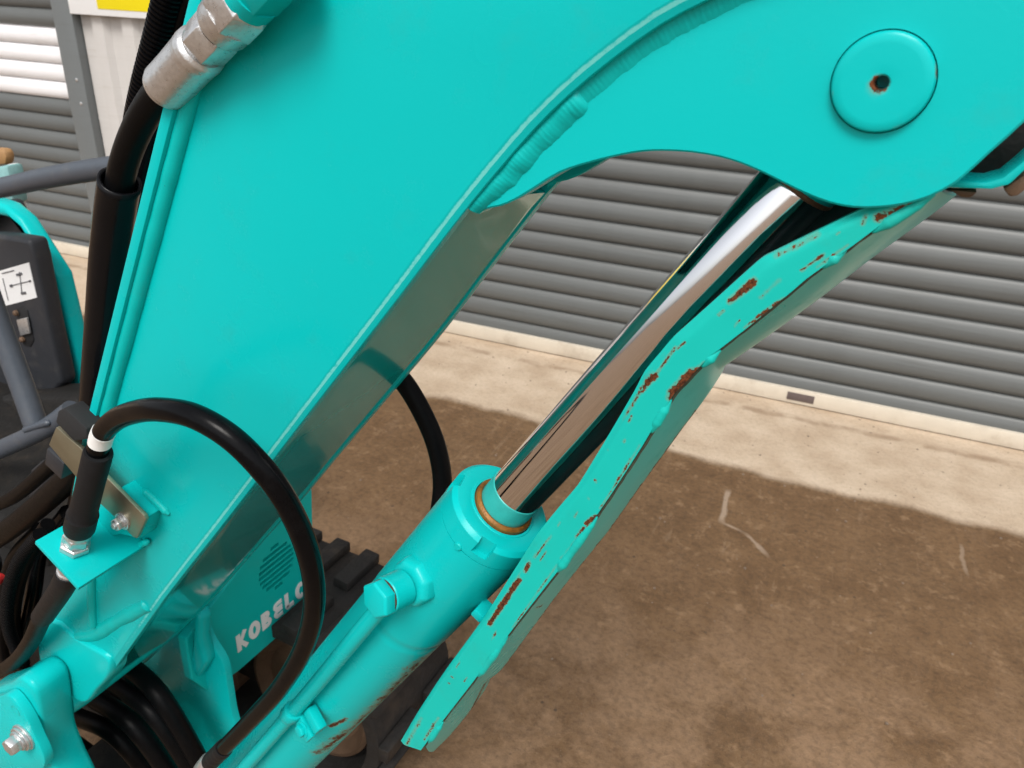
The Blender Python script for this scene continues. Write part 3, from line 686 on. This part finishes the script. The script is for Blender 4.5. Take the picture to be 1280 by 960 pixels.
wb = lambda a_, b_, f_=.25, Y=.47: (onY(a_[0], a_[1], Y), onY(b_[0], b_[1], Y))
def webpt(i, t): return onY(*ST[i][1], YG).lerp(onY(*ST[i][2], YW), t)
rust_paint(web, [(webpt(i, 1), webpt(i+1, 1), .0035, .72) for i in range(10, 20)] + [(webpt(i, .06), webpt(i+1, .06), .0052, .95) for i in range(2, 20)] + [(webpt(16, .35), webpt(16, .6), .004, .9), (webpt(8, .15), webpt(9, .1), .005, 1.0)])
for (a_, b_) in (((1057, 312), (1028, 334)), ((900, 437), (878, 458)), ((838, 499), (814, 540)), ((746, 646), (697, 714)), ((634, 795), (598, 845)), ((553, 902), (536, 928)), ((1168, 242), (1090, 290))):
    mid_ = ((a_[0]+b_[0])/2, (a_[1]+b_[1])/2)
    weld([onY(a_[0], a_[1], YG+.003), onY(mid_[0], mid_[1], YG+.0025), onY(b_[0], b_[1], YG+.003)], .0036, 'weld_bead', guard, TEAL_WORN, amp=.03, lump=.45, pitch=.006, taper=.014)
# slide strap between guard and barrel
box(A(-.128)-PER*(RB+.002)+NEG*.022, AX*.005, PER*.006, NEG*.010, 'guard_strap', TEAL, guard, .0015)

# ------------------------------------------------------------------ hose bracket on the boom, loop hose and fittings
pC = onY(184, 680, Y0)
yB = nearY(pC, 95, 730); pB = pC+Vector((0, yB, 0)); pA = onY(44, 676, pB.y)
ev = (pA-pB); 
brk = bpy.data.meshes.new('hose_bracket')
bm = bmesh.new()
pts = [pB, pA, pA+Vector((0, -yB*.98, 0)), pC]
add_prism(bm, pts, b_dir*-.006)
bracket = finish(bm, 'hose_bracket', TEAL, ex, .0009)
fit_px = Vector((86, 676))
fx = pB.lerp(pA, .60)+Vector((0, -yB*.30, 0))
def hexnut(c, d, r, L, name='hex_nut', mat=ZINC, parent=None, ph=.2):
    bm = bmesh.new(); add_hex(bm, c, d, r, L, .15, ph); return finish(bm, name, mat, parent, .0006)
FD = b_dir
tip = onY(128, 545, fx.y-.004)
FD = (tip-fx).normalized()
hose_d = .0098
loop_px = [(128, 543, fx.y-.004), (143, 526, fx.y-.008), (165, 516, fx.y-.014), (200, 512, fx.y-.022), (245, 521, fx.y-.024), (290, 548, fx.y-.020), (333, 592, fx.y-.012), (366, 643, fx.y), (387, 698, fx.y+.012), (393, 752, fx.y+.024), (381, 806, fx.y+.034), (352, 857, fx.y+.040), (312, 902, fx.y+.046), (281, 934, fx.y+.05), (262, 953, fx.y+.054), (236, 985, fx.y+.056)]
lp = [onY(*q_) for q_ in loop_px]
loop = tube([fx+FD*((tip-fx).length*.72)]+lp[:-1], .0098, 'loop_hose', RUBBER_GLOSS, ex, 28)
FL = (tip-fx).length
lathe(fx, FD, [(.004, .0125), (.0045, .0125)], 'washer', ZINC, loop, 24)
hexnut(fx+FD*.0005, FD, .0155, .009, parent=loop)
hexnut(fx+FD*.012, FD, .0138, .014, parent=loop, ph=.5)
lathe(fx, FD, [(.009, .0105), (.0125, .0105)], 'thread', ZINC, loop, 24)
lathe(fx, FD, [(.0255, .0125), (.033, .0125), (.036, .0118)], 'crimp_collar', ZINC, loop, 32)
lathe(fx, FD, [(.033, .0142), (.036, .0150), (.056, .0148), (.0595, .0150), (.0625, .0134), (.082, .0130), (.1, .0128), (FL*.86, .0130), (FL*.875, .0122)], 'heat_shrink', SLEEVE, loop, 40)
bp = spline([fx+FD*(FL*.86)]+lp[:3], .001)
acc = 0; tp_ = []
for i, p in enumerate(bp):
    if i: acc += (p-bp[i-1]).length
    if .014 < acc < .034: tp_.append(p)
if len(tp_) > 2:
    bm = bmesh.new(); add_sweep(bm, tp_, .0103, 28); finish(bm, 'white_tape', WHITE, loop)
lathe(lp[-2], (lp[-1]-lp[-2]), [(-.004, .0112), (.0, .0128), (.03, .0128), (.034, .0105), (.07, .0105)], 'crimp_ferrule', ZINC, loop, 32)
rr_ = spline(lp[-5:-1], .004)
bm = bmesh.new(); add_sweep(bm, rr_[-18:], lambda s, p: .0112+.0006*noise.noise(p*220), 20); finish(bm, 'heat_shrink', SLEEVE, loop, sharp=60)
# lower fitting and hose under the bracket
hexnut(fx-FD*.0065, -FD, .0150, .012, parent=bracket)
hexnut(fx-FD*.022, -FD, .0135, .018, parent=bracket, ph=.6)
lathe(fx-FD*.016, -FD, [(0, .010), (.030, .0105), (.032, .0118), (.042, .012)], 'crimp_collar', ZINC, bracket, 24)
uh = [fx-FD*.052, fx-FD*.066]+[onY(*q_) for q_ in ((54, 770, fx.y+.02), (40, 800, fx.y+.03), (20, 826, fx.y+.05), (-20, 850, fx.y+.1))]
tube(uh, .0112, 'hose', RUBBER, ex, 20)
tube(uh[:3], .0134, 'hose_sleeve', SLEEVE, ex, 20)
# upright lug welded to the boom, with the zinc strap bolted on
lug = [onY(x, y, Y0-.022) for x, y in ((150, 664), (176, 640), (181, 612), (208, 640), (205, 655), (178, 684))]
prism_y([(104, 636), (146, 612), (182, 648), (174, 674), (150, 668), (120, 676)], Y0-.0215, .024, 'bracket_lug', TEAL, bracket, .002)
weld([onY(x, y, Y0-.001) for x, y in ((178, 612), (194, 625), (212, 643))], .0045, 'weld_bead', bracket, amp=.04)
weld([onY(x, y, Y0-.004) for x, y in ((130, 704), (155, 690), (186, 676))], .0042, 'weld_bead', bracket, amp=.04)
YS = Y0-.0262
strap = prism_y([(70, 534), (100, 560), (122, 586), (180, 645), (182, 650), (171, 673), (166, 671), (144, 647), (117, 622), (61, 556)], YS, .0045, 'strap', OLIVE, bracket, .0006)
bc = onY(154, 651, YS)
bm = bmesh.new(); add_lathe(bm, bc, NEG, [(-.001, .0098), (.0022, .0098)], 28); add_lathe(bm, bc, NEG, [(.0022, .0078), (.004, .0078)], 28); add_hex(bm, bc+NEG*.004, NEG, .0072, .006, .2, .4); add_lathe(bm, bc, NEG, [(.0095, .0035), (.0125, .0032)], 16)
finish(bm, 'bolt', ZINC, bracket, .0004)
prism_y([(69, 528), (72, 514), (80, 510), (108, 536), (109, 549), (92, 552)], YS-.002, .021, 'rubber_clamp', FOAM, bracket, .002)
prism_y([(58, 560), (80, 580), (76, 600), (55, 580)], YS+.004, .03, 'clamp_base', DARKBOX, bracket, .002)

# ------------------------------------------------------------------ hoses along the boom's back
bh = [(118, 560, .47), (124, 500, .47), (131, 400, .462), (138, 320, .456), (147, 245, .450), (155, 205, .444), (172, 160, .436), (195, 122, .430), (222, 92, .424), (240, 72, .420)]
main_hose = tube([onY(*q_) for q_ in bh], .0118, 'boom_hose', RUBBER, ex, 24)
tube([onY(*q_)+Vector((.0055, -.0103, .001)) for q_ in bh[5:9]], .0006, 'mould_line', simple('grey_line', (.16, .16, .16), .6), main_hose, 6)
slv = [(116, 565, .472), (121, 500, .47), (130, 400, .464), (137, 320, .457), (146, 250, .451), (150, 226, .448)]
bm = bmesh.new(); add_sweep(bm, spline([onY(*q_) for q_ in slv], .006), .0176, 28, cap=False)
sl_ = finish(bm, 'hose_sleeve', simple('glossy_sleeve', (.005, .005, .006), .2, var=.2, spec=.16, bump=.0002, bscale=120), main_hose, sharp=60)
md = sl_.modifiers.new('wall', 'SOLIDIFY'); md.thickness = .0028; md.offset = -1
f0, f1 = onY(222, 92, .424), onY(310, -4, .412); FA = (f1-f0).normalized()
f0 = onY(207, 110, .4265)
FE = [(-.002, .0128), (0, .0166), (.004, .0174), (.026, .0171), (.048, .0174), (.053, .0180), (.058, .0176), (.061, .015)]
def fe_r(d_):
    for (s0, r0), (s1, r1) in zip(FE, FE[1:]):
        if d_ <= s1+1e-6: return r0+(r1-r0)*(d_-s0)/(s1-s0)
    return FE[-1][1]
bm = bmesh.new(); add_sweep(bm, [f0+FA*(-.002+.001*i) for i in range(64)], lambda d_, p: (lambda a_: fe_r(d_-.002)*(1+(.022*abs(cos(4*2*pi*a_)) if .003 < d_-.002 < .05 else .01))), 64)
ferr = finish(bm, 'crimp_ferrule', ZINC, main_hose, sharp=40)
lathe(f0, FA, [(.058, .0135), (.070, .0135)], 'crimp_collar', ZINC, main_hose, 32)
hexnut(f0+FA*.064, FA, .0172, .022, parent=main_hose, ph=.1)
lathe(f0, FA, [(.085, .0150), (.089, .0150)], 'thread', simple('black_seal', (.01, .01, .01), .5), main_hose, 24)
lathe(f0, FA, [(.088, .0172), (.090, .0182), (.103, .0186)], 'nut_collar', ZINC, main_hose, 32)
hexnut(f0+FA*.102, FA, .0205, .022, parent=main_hose, ph=.4)
lathe(f0, FA, [(.122, .0182), (.132, .0182)], 'nut_collar', TEAL, main_hose, 32)
hexnut(f0+FA*.131, FA, .0190, .045, 'hex_nut', TEAL, main_hose, .0)
cpts = spline([onY(*q_) for q_ in ((226, -70, .47), (212, -10, .475), (197, 50, .48), (182, 105, .485), (172, 150, .49), (166, 200, .50), (158, 260, .51), (150, 330, .52), (140, 420, .53), (128, 520, .53))], .0006)
bm = bmesh.new(); add_sweep(bm, cpts, lambda s, p: .0108+.0011*(1 if (s % .0044) < .0024 else -1), 18, cap=True)
finish(bm, 'corrugated_conduit', RUBBER_GLOSS, ex, sharp=70)
for i, (dx, yy, rr2, mt) in enumerate(((24, .50, .0125, RUBBER_GLOSS), (44, .53, .013, RUBBER_GLOSS), (38, .575, .012, RUBBER), (14, .56, .013, RUBBER), (6, .60, .011, RUBBER))):
    pts = [onY(232+dx*.8, -80, yy-.01), onY(216+dx*.75, 10, yy-.01), onY(188+dx*.65, 110, yy), onY(170+dx*.48, 200, yy), onY(150+dx*.42, 330, yy), onY(127+dx*.35, 440, yy), onY(108+dx*.3, 540, yy), onY(90+dx*.3, 640, yy+.02), onY(70+dx*.5, 740, yy+.05)]
    tube(pts, rr2, 'hose', mt, ex, 16, .01)
tg = onY(172, 336, .49); prism_y([(168, 318), (177, 311), (178, 340), (173, 366), (165, 360), (164, 335)], .50, .004, 'cable_tag', WHITE, ex, .001)
# hoses hanging beside the boom foot
for pts, r_, mt in (([(-30, 690, .55), (20, 655, .53), (60, 622, .52), (96, 585, .51), (112, 545, .50)], .0175, RUBBER),
                    ([(-30, 640, .62), (15, 622, .60), (60, 585, .58), (100, 545, .55)], .012, RUBBER),
                    ([(60, 655, .50), (38, 690, .49), (22, 735, .49), (18, 790, .50), (35, 850, .52), (60, 920, .55)], .010, RUBBER),
                    ([(85, 640, .54), (50, 690, .53), (42, 740, .52), (30, 800, .52), (10, 850, .53), (-10, 880, .55)], .012, RUBBER_GLOSS),
                    ([(48, 660, .56), (15, 700, .56), (2, 760, .56), (5, 820, .57), (25, 880, .58)], .010, RUBBER),
                    ([(-10, 700, .62), (-4, 760, .62), (10, 830, .62), (40, 900, .62)], .016, RUBBER)):
    tube([onY(*q_) for q_ in pts], r_, 'hose', mt, ex, 14, .01)
cp2 = spline([onY(*q_) for q_ in ((50, 668, .47), (24, 700, .465), (10, 745, .465), (12, 790, .47), (30, 830, .48))], .0008)
bm = bmesh.new(); add_sweep(bm, cp2, lambda s, p: .0085+.0009*(1 if (s % .0044) < .0024 else -1), 14); finish(bm, 'corrugated_conduit', RUBBER, ex, sharp=70)
lathe(onY(2, 722, .50), Vector((.3, -1, .2)), [(0, .008), (.012, .0085), (.016, .006)], 'red_cap', RED, ex, 20)
# loop on the far side of the ram
tube([onY(*q_) for q_ in ((448, 440, .585), (478, 452, .60), (505, 478, .615), (530, 520, .62), (546, 560, .62), (553, 605, .615), (545, 660, .60), (520, 730, .585), (490, 790, .575))], .0108, 'loop_hose', RUBBER, ex, 20)

# ------------------------------------------------------------------ swing post that carries the boom foot
pb = onY(50, 823, Y0-.004); yF = nearY(pb, 8, 856); YK = pb.y+yF
ear_o = spline(poly([(7, 857), (28, 848), (42, 861), (49, 885), (52, 908), (57, 935), (68, 962), (88, 1010), (10, 1050), (-40, 1000), (-52, 950), (-46, 905), (-25, 868)], YK), .01)
post = layered([Vector((p.x, 0, p.z)) for p in ear_o], [(.006, YK), (.002, YK+.002), (0, YK+.006), (0, Y0-.012), (.002, Y0-.008), (.004, Y0-.006)], 'swing_post', TEAL, ex, 40)
rp = spline(poly([(6, 864), (24, 862), (42, 885), (56, 915), (66, 938), (66, 950), (52, 958), (28, 968), (-8, 975), (-34, 940), (-30, 895), (-12, 870)], YK-.001), .01)
ret = layered([Vector((p.x, 0, p.z)) for p in rp], [(.0035, YK-.014), (.001, YK-.013), (0, YK-.0105), (0, YK-.001)], 'pin_retainer', TEAL, post, 40)
bcn = onY(31, 920, YK-.014)
bm = bmesh.new(); add_lathe(bm, bcn, NEG, [(0, .0205), (.0035, .0205)], 32); add_lathe(bm, bcn, NEG, [(.0038, .0185), (.0075, .0185)], 32); add_lathe(bm, bcn, NEG, [(.0078, .0150), (.011, .0150)], 32); add_hex(bm, bcn+NEG*.011, NEG, .0132, .013, .2, .3)
finish(bm, 'retainer_bolt', ZINC, post, .0005)
lathe(onY(20, 888, YK-.0135), NEG, [(-.004, .009), (.0008, .0085), (.0004, .005), (-.001, .0042)], 'grease_nipple', TEAL_WELD, post, 24)
YP = .635
fp = spline(poly([(165, 838), (176, 790), (205, 752), (236, 742), (250, 763), (259, 797), (278, 829), (284, 860), (290, 895), (300, 930), (305, 990), (250, 1000), (242, 945), (224, 912), (214, 885), (192, 862)], YP), .012)
far_post = layered([Vector((p.x, 0, p.z)) for p in fp], [(.004, YP), (.001, YP+.0015), (0, YP+.004), (0, YP+.014)], 'far_cheek', TEAL, post, 40)
rust_paint(far_post, [(onY(295, 840, YP), onY(300, 880, YP), .012, .7), (onY(284, 855, YP), onY(292, 880, YP), .006, .9), (onY(225, 850, YP), onY(235, 880, YP), .02, .42), (onY(240, 905, YP), onY(250, 900, YP), .006, .8)])
prism_y([(240, 762), (252, 775), (250, 800), (258, 830), (246, 850), (236, 830), (240, 800)], YP-.02, .025, 'post_rib', TEAL, post, .008, 3)
box((-1.0, .60, .12), (.09, 0, 0), (0, .10, 0), (0, 0, .10), 'post_base', GRIME, post, .02)
for i, (x0, y0, x1, y1, x2, y2) in enumerate(((95, 895, 145, 920, 200, 985), (122, 875, 165, 905, 225, 985), (150, 858, 190, 890, 245, 970), (168, 838, 200, 870, 262, 975), (80, 920, 120, 950, 160, 1000))):
    tube([onY(x0-60, y0-30, .54+.01*i), onY(x0, y0, .52+.012*i), onY(x1, y1, .51+.012*i), onY(x2, y2, .53+.012*i)], .0145+.001*(i % 2), 'hose', RUBBER, ex, 18, .01)

# ------------------------------------------------------------------ front cover with round grille and lettering
XP = -.86
def PX(px, py): q_ = onX(px, py, XP); return q_
pl = [PX(*q_) for q_ in ((232, 800), (345, 650), (390, 600), (393, 756), (375, 772), (300, 838), (262, 866), (240, 850))]
bm = bmesh.new(); add_prism(bm, pl, Vector((-.02, 0, 0))); cover = finish(bm, 'front_cover', TEAL_PANEL, ex, .003)
gc = PX(346, 708); rgx = .046
cs = []
for i in range(9):
    z = (i-4)*.0112; hw = math.sqrt(max(0, rgx**2-z*z))*.98
    bm = bmesh.new(); add_box(bm, gc+Vector((0, 0, z)), Vector((.012, 0, 0)), Vector((0, hw, 0)), Vector((0, 0, .0037))); cs.append(finish(bm, 'cutter', None))
cut(cover, cs); cover.data.polygons.foreach_set('use_smooth', [False]*len(cover.data.polygons))
box(gc+Vector((-.030, 0, 0)), (.002, 0, 0), (0, .05, 0), (0, 0, .05), 'grille_backing', GRIME, cover, 0)
LIFT = [0]
def stroke(bm, pts, wd, closed=False):            # lettering strokes in the cover's plane: (across, up)
    n = len(pts); L_, R_ = [], []; LIFT[0] = (LIFT[0]+1) % 4; up_ = .0012+.00012*LIFT[0]
    for i in range(n):
        a = Vector(pts[i-1] if (i or closed) else pts[0]); b = Vector(pts[(i+1) % n] if (i < n-1 or closed) else pts[-1])
        if i == 0 and not closed: a = Vector(pts[0])
        d = (b-a).normalized(); nn = Vector((-d.y, d.x)); c = Vector(pts[i])
        L_.append(c+nn*wd/2); R_.append(c-nn*wd/2)
    def V(p, dx): return bm.verts.new((XP+dx, base.y+p.x, base.z+p.y))
    q4 = [[V(l_, .0002), V(l_, up_), V(r_, up_), V(r_, .0002)] for l_, r_ in zip(L_, R_)]
    m = n if closed else n-1
    for i in range(m):
        a, b = q4[i], q4[(i+1) % n]
        for j in range(4): bm.faces.new((a[j], a[(j+1) % 4], b[(j+1) % 4], b[j]))
    if not closed: bm.faces.new(q4[0]); bm.faces.new(q4[-1][::-1])
base = PX(297, 816); endp = PX(374, 748); cw = (endp.y-base.y)/5.25; ch_ = cw*1.22; sw = cw*.31
def arc(cx0, cy0, rx, ry, a0, a1, n=14): return [(cx0+rx*cos(radians(a0+(a1-a0)*i/n)), cy0+ry*sin(radians(a0+(a1-a0)*i/n))) for i in range(n+1)]
def letter(ch, x):
    bm = bmesh.new(); W_ = cw*.80; h = ch_; s2 = sw/2
    if ch == 'K': stroke(bm, [(x+s2, 0), (x+s2, h)], sw); stroke(bm, [(x+W_-s2*.6, h), (x+s2*2.0, h*.5), (x+W_-s2*.4, 0)], sw*.95)
    if ch == 'O': stroke(bm, arc(x+W_/2, h/2, W_/2-s2+cw*.05, h/2-s2, 0, 342.9, 20), sw, True)
    if ch == 'B':
        stroke(bm, [(x+s2, 0), (x+s2, h)], sw)
        for z0, z1, e in ((h*.5, h, .88), (0, h*.5+s2*.4, 1)):
            r0 = (z1-z0)/2-s2*.9; cyy = (z0+z1)/2
            stroke(bm, [(x+s2, cyy-r0)]+arc(x+W_*e-r0-s2, cyy, r0, r0, -90, 90, 8)+[(x+s2, cyy+r0)], sw*.85)
    if ch == 'E':
        for z0, z1 in ((h*.46, h), (0, h*.54)):
            r0 = (z1-z0)/2-s2*.85; cyy = (z0+z1)/2
            stroke(bm, [(x+W_-s2*.4, cyy+r0)]+arc(x+r0+s2, cyy, r0, r0, 90, 270, 8)+[(x+W_-s2*.4, cyy-r0)], sw*.85)
    if ch == 'L': stroke(bm, [(x+s2, h), (x+s2, s2*.98), (x+s2*1.02, s2), (x+W_*.9, s2)], sw)
    if ch == 'C': stroke(bm, arc(x+W_/2, h/2, W_/2-s2+cw*.05, h/2-s2, 48, 312, 16), sw)
    bmesh.ops.recalc_face_normals(bm, faces=bm.faces)
    return finish(bm, 'lettering', LETTER, cover)
for i, ch in enumerate('KOBELCO'): letter(ch, i*cw)

# ------------------------------------------------------------------ crawler track under the machine
YT = .79
def track(Y1, Y2, xf):
    R_ = .195; zc = .215; xa = xf-1.5
    path = [Vector((xf+R_*cos(radians(a)), 0, zc+R_*sin(radians(a)))) for a in range(-90, 91, 10)]+[Vector((xf-1.5*i/20, 0, zc+R_)) for i in range(1, 20)]
    path += [Vector((xa-R_*cos(radians(a)), 0, zc+R_*sin(radians(a)))) for a in range(90, -91, -10)]+[Vector((xa+1.5*i/20, 0, zc-R_)) for i in range(1, 20)]
    bm = bmesh.new(); n = len(path); rs_ = []
    for i, p in enumerate(path):
        d = (path[(i+1) % n]-path[i-1]).normalized(); o_ = Vector((d.z, 0, -d.x))
        rs_.append([bm.verts.new(p+o_*a+Vector((0, y, 0))) for a, y in ((0, Y1), (0, Y2), (-.03, Y2), (-.03, Y1))])
    for i in range(n):
        a, b = rs_[i], rs_[(i+1) % n]
        for j in range(4): bm.faces.new((a[j], a[(j+1) % 4], b[(j+1) % 4], b[j]))
    tr = finish(bm, 'crawler_track', TRACKRUB, ex, .003)
    cu = 0; last = -1
    for i in range(n):
        p, q_ = path[i], path[(i+1) % n]; L = (q_-p).length
        m = int(cu/.075); cu += L
        if int(cu/.075) != m:
            d = (q_-p).normalized(); o_ = Vector((d.z, 0, -d.x))
            for ya, yb in ((Y1-.004, (Y1+Y2)/2-.02), ((Y1+Y2)/2+.02, Y2+.004)):
                box(q_+o_*.010+Vector((0, (ya+yb)/2, 0)), d*.018, Vector((0, (yb-ya)/2, 0)), o_*.012, 'track_lug', TRACKRUB, tr, .004)
    idl = lathe(Vector((xf, Y1+.03, zc)), NEG, [(-.16, .150), (-.02, .150), (-.004, .146), (0, .136), (-.006, .126), (-.022, .115), (-.024, .075), (0, .066), (.016, .06), (.018, .02)], 'idler_wheel', DIRTY_STEEL, tr, 48)
    for i in range(4):
        lathe(Vector((xf-.30-.26*i, Y1+.04, zc-R_+.115)), NEG, [(-.1, .082), (-.01, .082), (0, .074), (.004, .03), (.012, .028)], 'track_roller', DIRTY_STEEL, tr, 32)
    box((xf-.75, (Y1+Y2)/2, zc+.01), (.62, 0, 0), (0, (Y2-Y1)*.30, 0), (0, 0, .075), 'track_frame', GRIME, tr, .01)
XT = -.815
track(YT, YT+.25, XT)
box((-1.62, .80, .30), (.50, 0, 0), (0, .20, 0), (0, 0, .09), 'undercarriage', GRIME, ex, .02)

# ------------------------------------------------------------------ operator's side of the machine, behind the boom
YB = 1.15
bodyo = box((-2.0, 1.0, .40), (.62, 0, 0), (0, .30, 0), (0, 0, .06), 'deck', GRIME, ex, .02)
prism_y([(-40, 258), (10, 250), (34, 292), (58, 370), (72, 455), (90, 500), (90, 520), (-40, 560)], YB+.06, .04, 'side_panel', DARKBOX, ex, .01)
bm = bmesh.new(); add_prism(bm, poly([(-60, 300), (-60, 246), (-15, 250), (4, 257), (24, 274), (46, 308), (70, 345), (80, 385), (93, 440), (105, 497), (78, 484), (66, 430), (52, 368), (38, 312), (24, 286), (8, 272), (-10, 268), (-40, 290)], YB), Vector((0, .05, 0)))
finish(bm, 'body_cover', TEAL, ex, .012, 3)
con = prism_y([(-40, 292), (0, 294), (36, 300), (42, 322), (58, 400), (76, 480), (60, 500), (-40, 500)], YB-.06, .05, 'console', DARKBOX, ex, .012, 3)
prism_y([(-12, 342), (36, 328), (46, 372), (8, 382), (-5, 388)], YB-.0615, .0012, 'sticker', STICKER, con, 0)
def strip(px0, px1, w_, nm):
    a_, b_ = onY(*px0, YB-.0632), onY(*px1, YB-.0632); d = (b_-a_).normalized(); n_ = Vector((-d.z, 0, d.x))*w_
    bm = bmesh.new(); add_prism(bm, [a_-n_, b_-n_, b_+n_, a_+n_], Vector((0, .0012, 0))); finish(bm, nm, INK, con)
for a_, b_, w_ in (((3, 348), (10, 376), .0009), ((24, 340), (27, 366), .0009), ((14, 357), (38, 351), .0009), ((20, 344), (27, 342), .003), ((26, 367), (32, 366), .003), ((12, 358), (15, 357), .0035), ((36, 352), (38, 351), .0025), ((2, 342), (17, 338), .0012)):
    strip(a_, b_, w_, 'diagram_mark')
slot = prism_y([(20, 386), (28, 382), (34, 388), (42, 425), (38, 434), (30, 432), (24, 420)], YB-.0625, .003, 'latch_slot', simple('slot_black', (.006, .006, .007), .7), con, .002)
prism_y([(20, 400), (33, 397), (37, 417), (25, 420)], YB-.070, .006, 'latch', ZINC, con, .002)
for q_ in ((21, 391), (29, 424)): lathe(onY(*q_, YB-.064), NEG, [(0, .008), (.006, .0075), (.009, .004)], 'latch_bolt', DIRTY_STEEL, con, 16)
rl = tube([onY(*q_) for q_ in ((-60, 244, .98), (0, 235, .97), (60, 222, .955), (128, 211, .94), (190, 205, .93))], .0205, 'grab_rail', GREYTUBE, ex, 24, .02)
rl2 = tube([onY(*q_) for q_ in ((-25, 340, .82), (0, 410, .815), (25, 475, .81), (48, 540, .80))], .0225, 'grab_rail', GREYTUBE, ex, 24, .02)
tube([onY(*q_) for q_ in ((-50, 584, .785), (0, 562, .79), (40, 544, .795), (66, 530, .80), (90, 512, .81))], .0195, 'grab_rail', GREYTUBE, rl2, 24, .02)
weld([onY(x, y, .782) for x, y in ((30, 538), (45, 533), (62, 528))], .006, 'weld_bead', rl2, GREYTUBE)
prism_y([(-10, 185), (3, 186), (7, 196), (6, 206), (-10, 208)], 1.3, .03, 'lever_knob', TAN, ex, .01)
prism_y([(-10, 210), (8, 206), (12, 225), (16, 255), (-10, 260)], 1.35, .05, 'seat_side', simple('pale_teal_plastic', (.22, .42, .42), .5), ex, .01)
prism_y([(8, 205), (14, 206), (24, 270), (14, 262)], 1.4, .03, 'white_post', WHITE, ex, .005)
# dirty pedals and plates below the console
prism_y([(-20, 590), (40, 560), (70, 570), (60, 640), (-20, 680)], .93, .1, 'floor_plate', GRIME, ex, .01)
prism_y([(38, 588), (52, 576), (66, 590), (52, 640), (34, 640)], .70, .03, 'step_bracket', DARKBOX, ex, .004)
prism_y([(-30, 500), (90, 496), (110, 520), (100, 640), (80, 780), (60, 900), (-30, 900)], 1.02, .12, 'frame_block', GRIME, ex, .02)

prism_y([(1180, 224), (1232, 228), (1254, 222), (1276, 204), (1300, 182), (1300, 198), (1280, 214), (1262, 231), (1240, 237), (1180, 235)], .468, .05, 'arm_bracket', TEAL, ex, .0015)
prism_y([(1196, 224), (1300, 110), (1300, 190), (1254, 221), (1232, 227)], .50, .03, 'arm_bracket', GRIME, ex, .003)
prism_y([(1186, 237), (1222, 240), (1214, 247), (1202, 247)], .478, .03, 'wear_strip', DIRTY_STEEL, ex, .001)
prism_y([(1254, 236), (1290, 212), (1290, 230), (1272, 245), (1262, 246)], .478, .03, 'wear_strip', DIRTY_STEEL, ex, .001)

prism_y([(60, 880), (170, 835), (225, 905), (262, 1000), (60, 1010)], .67, .02, 'post_web', GRIME, ex, .002)
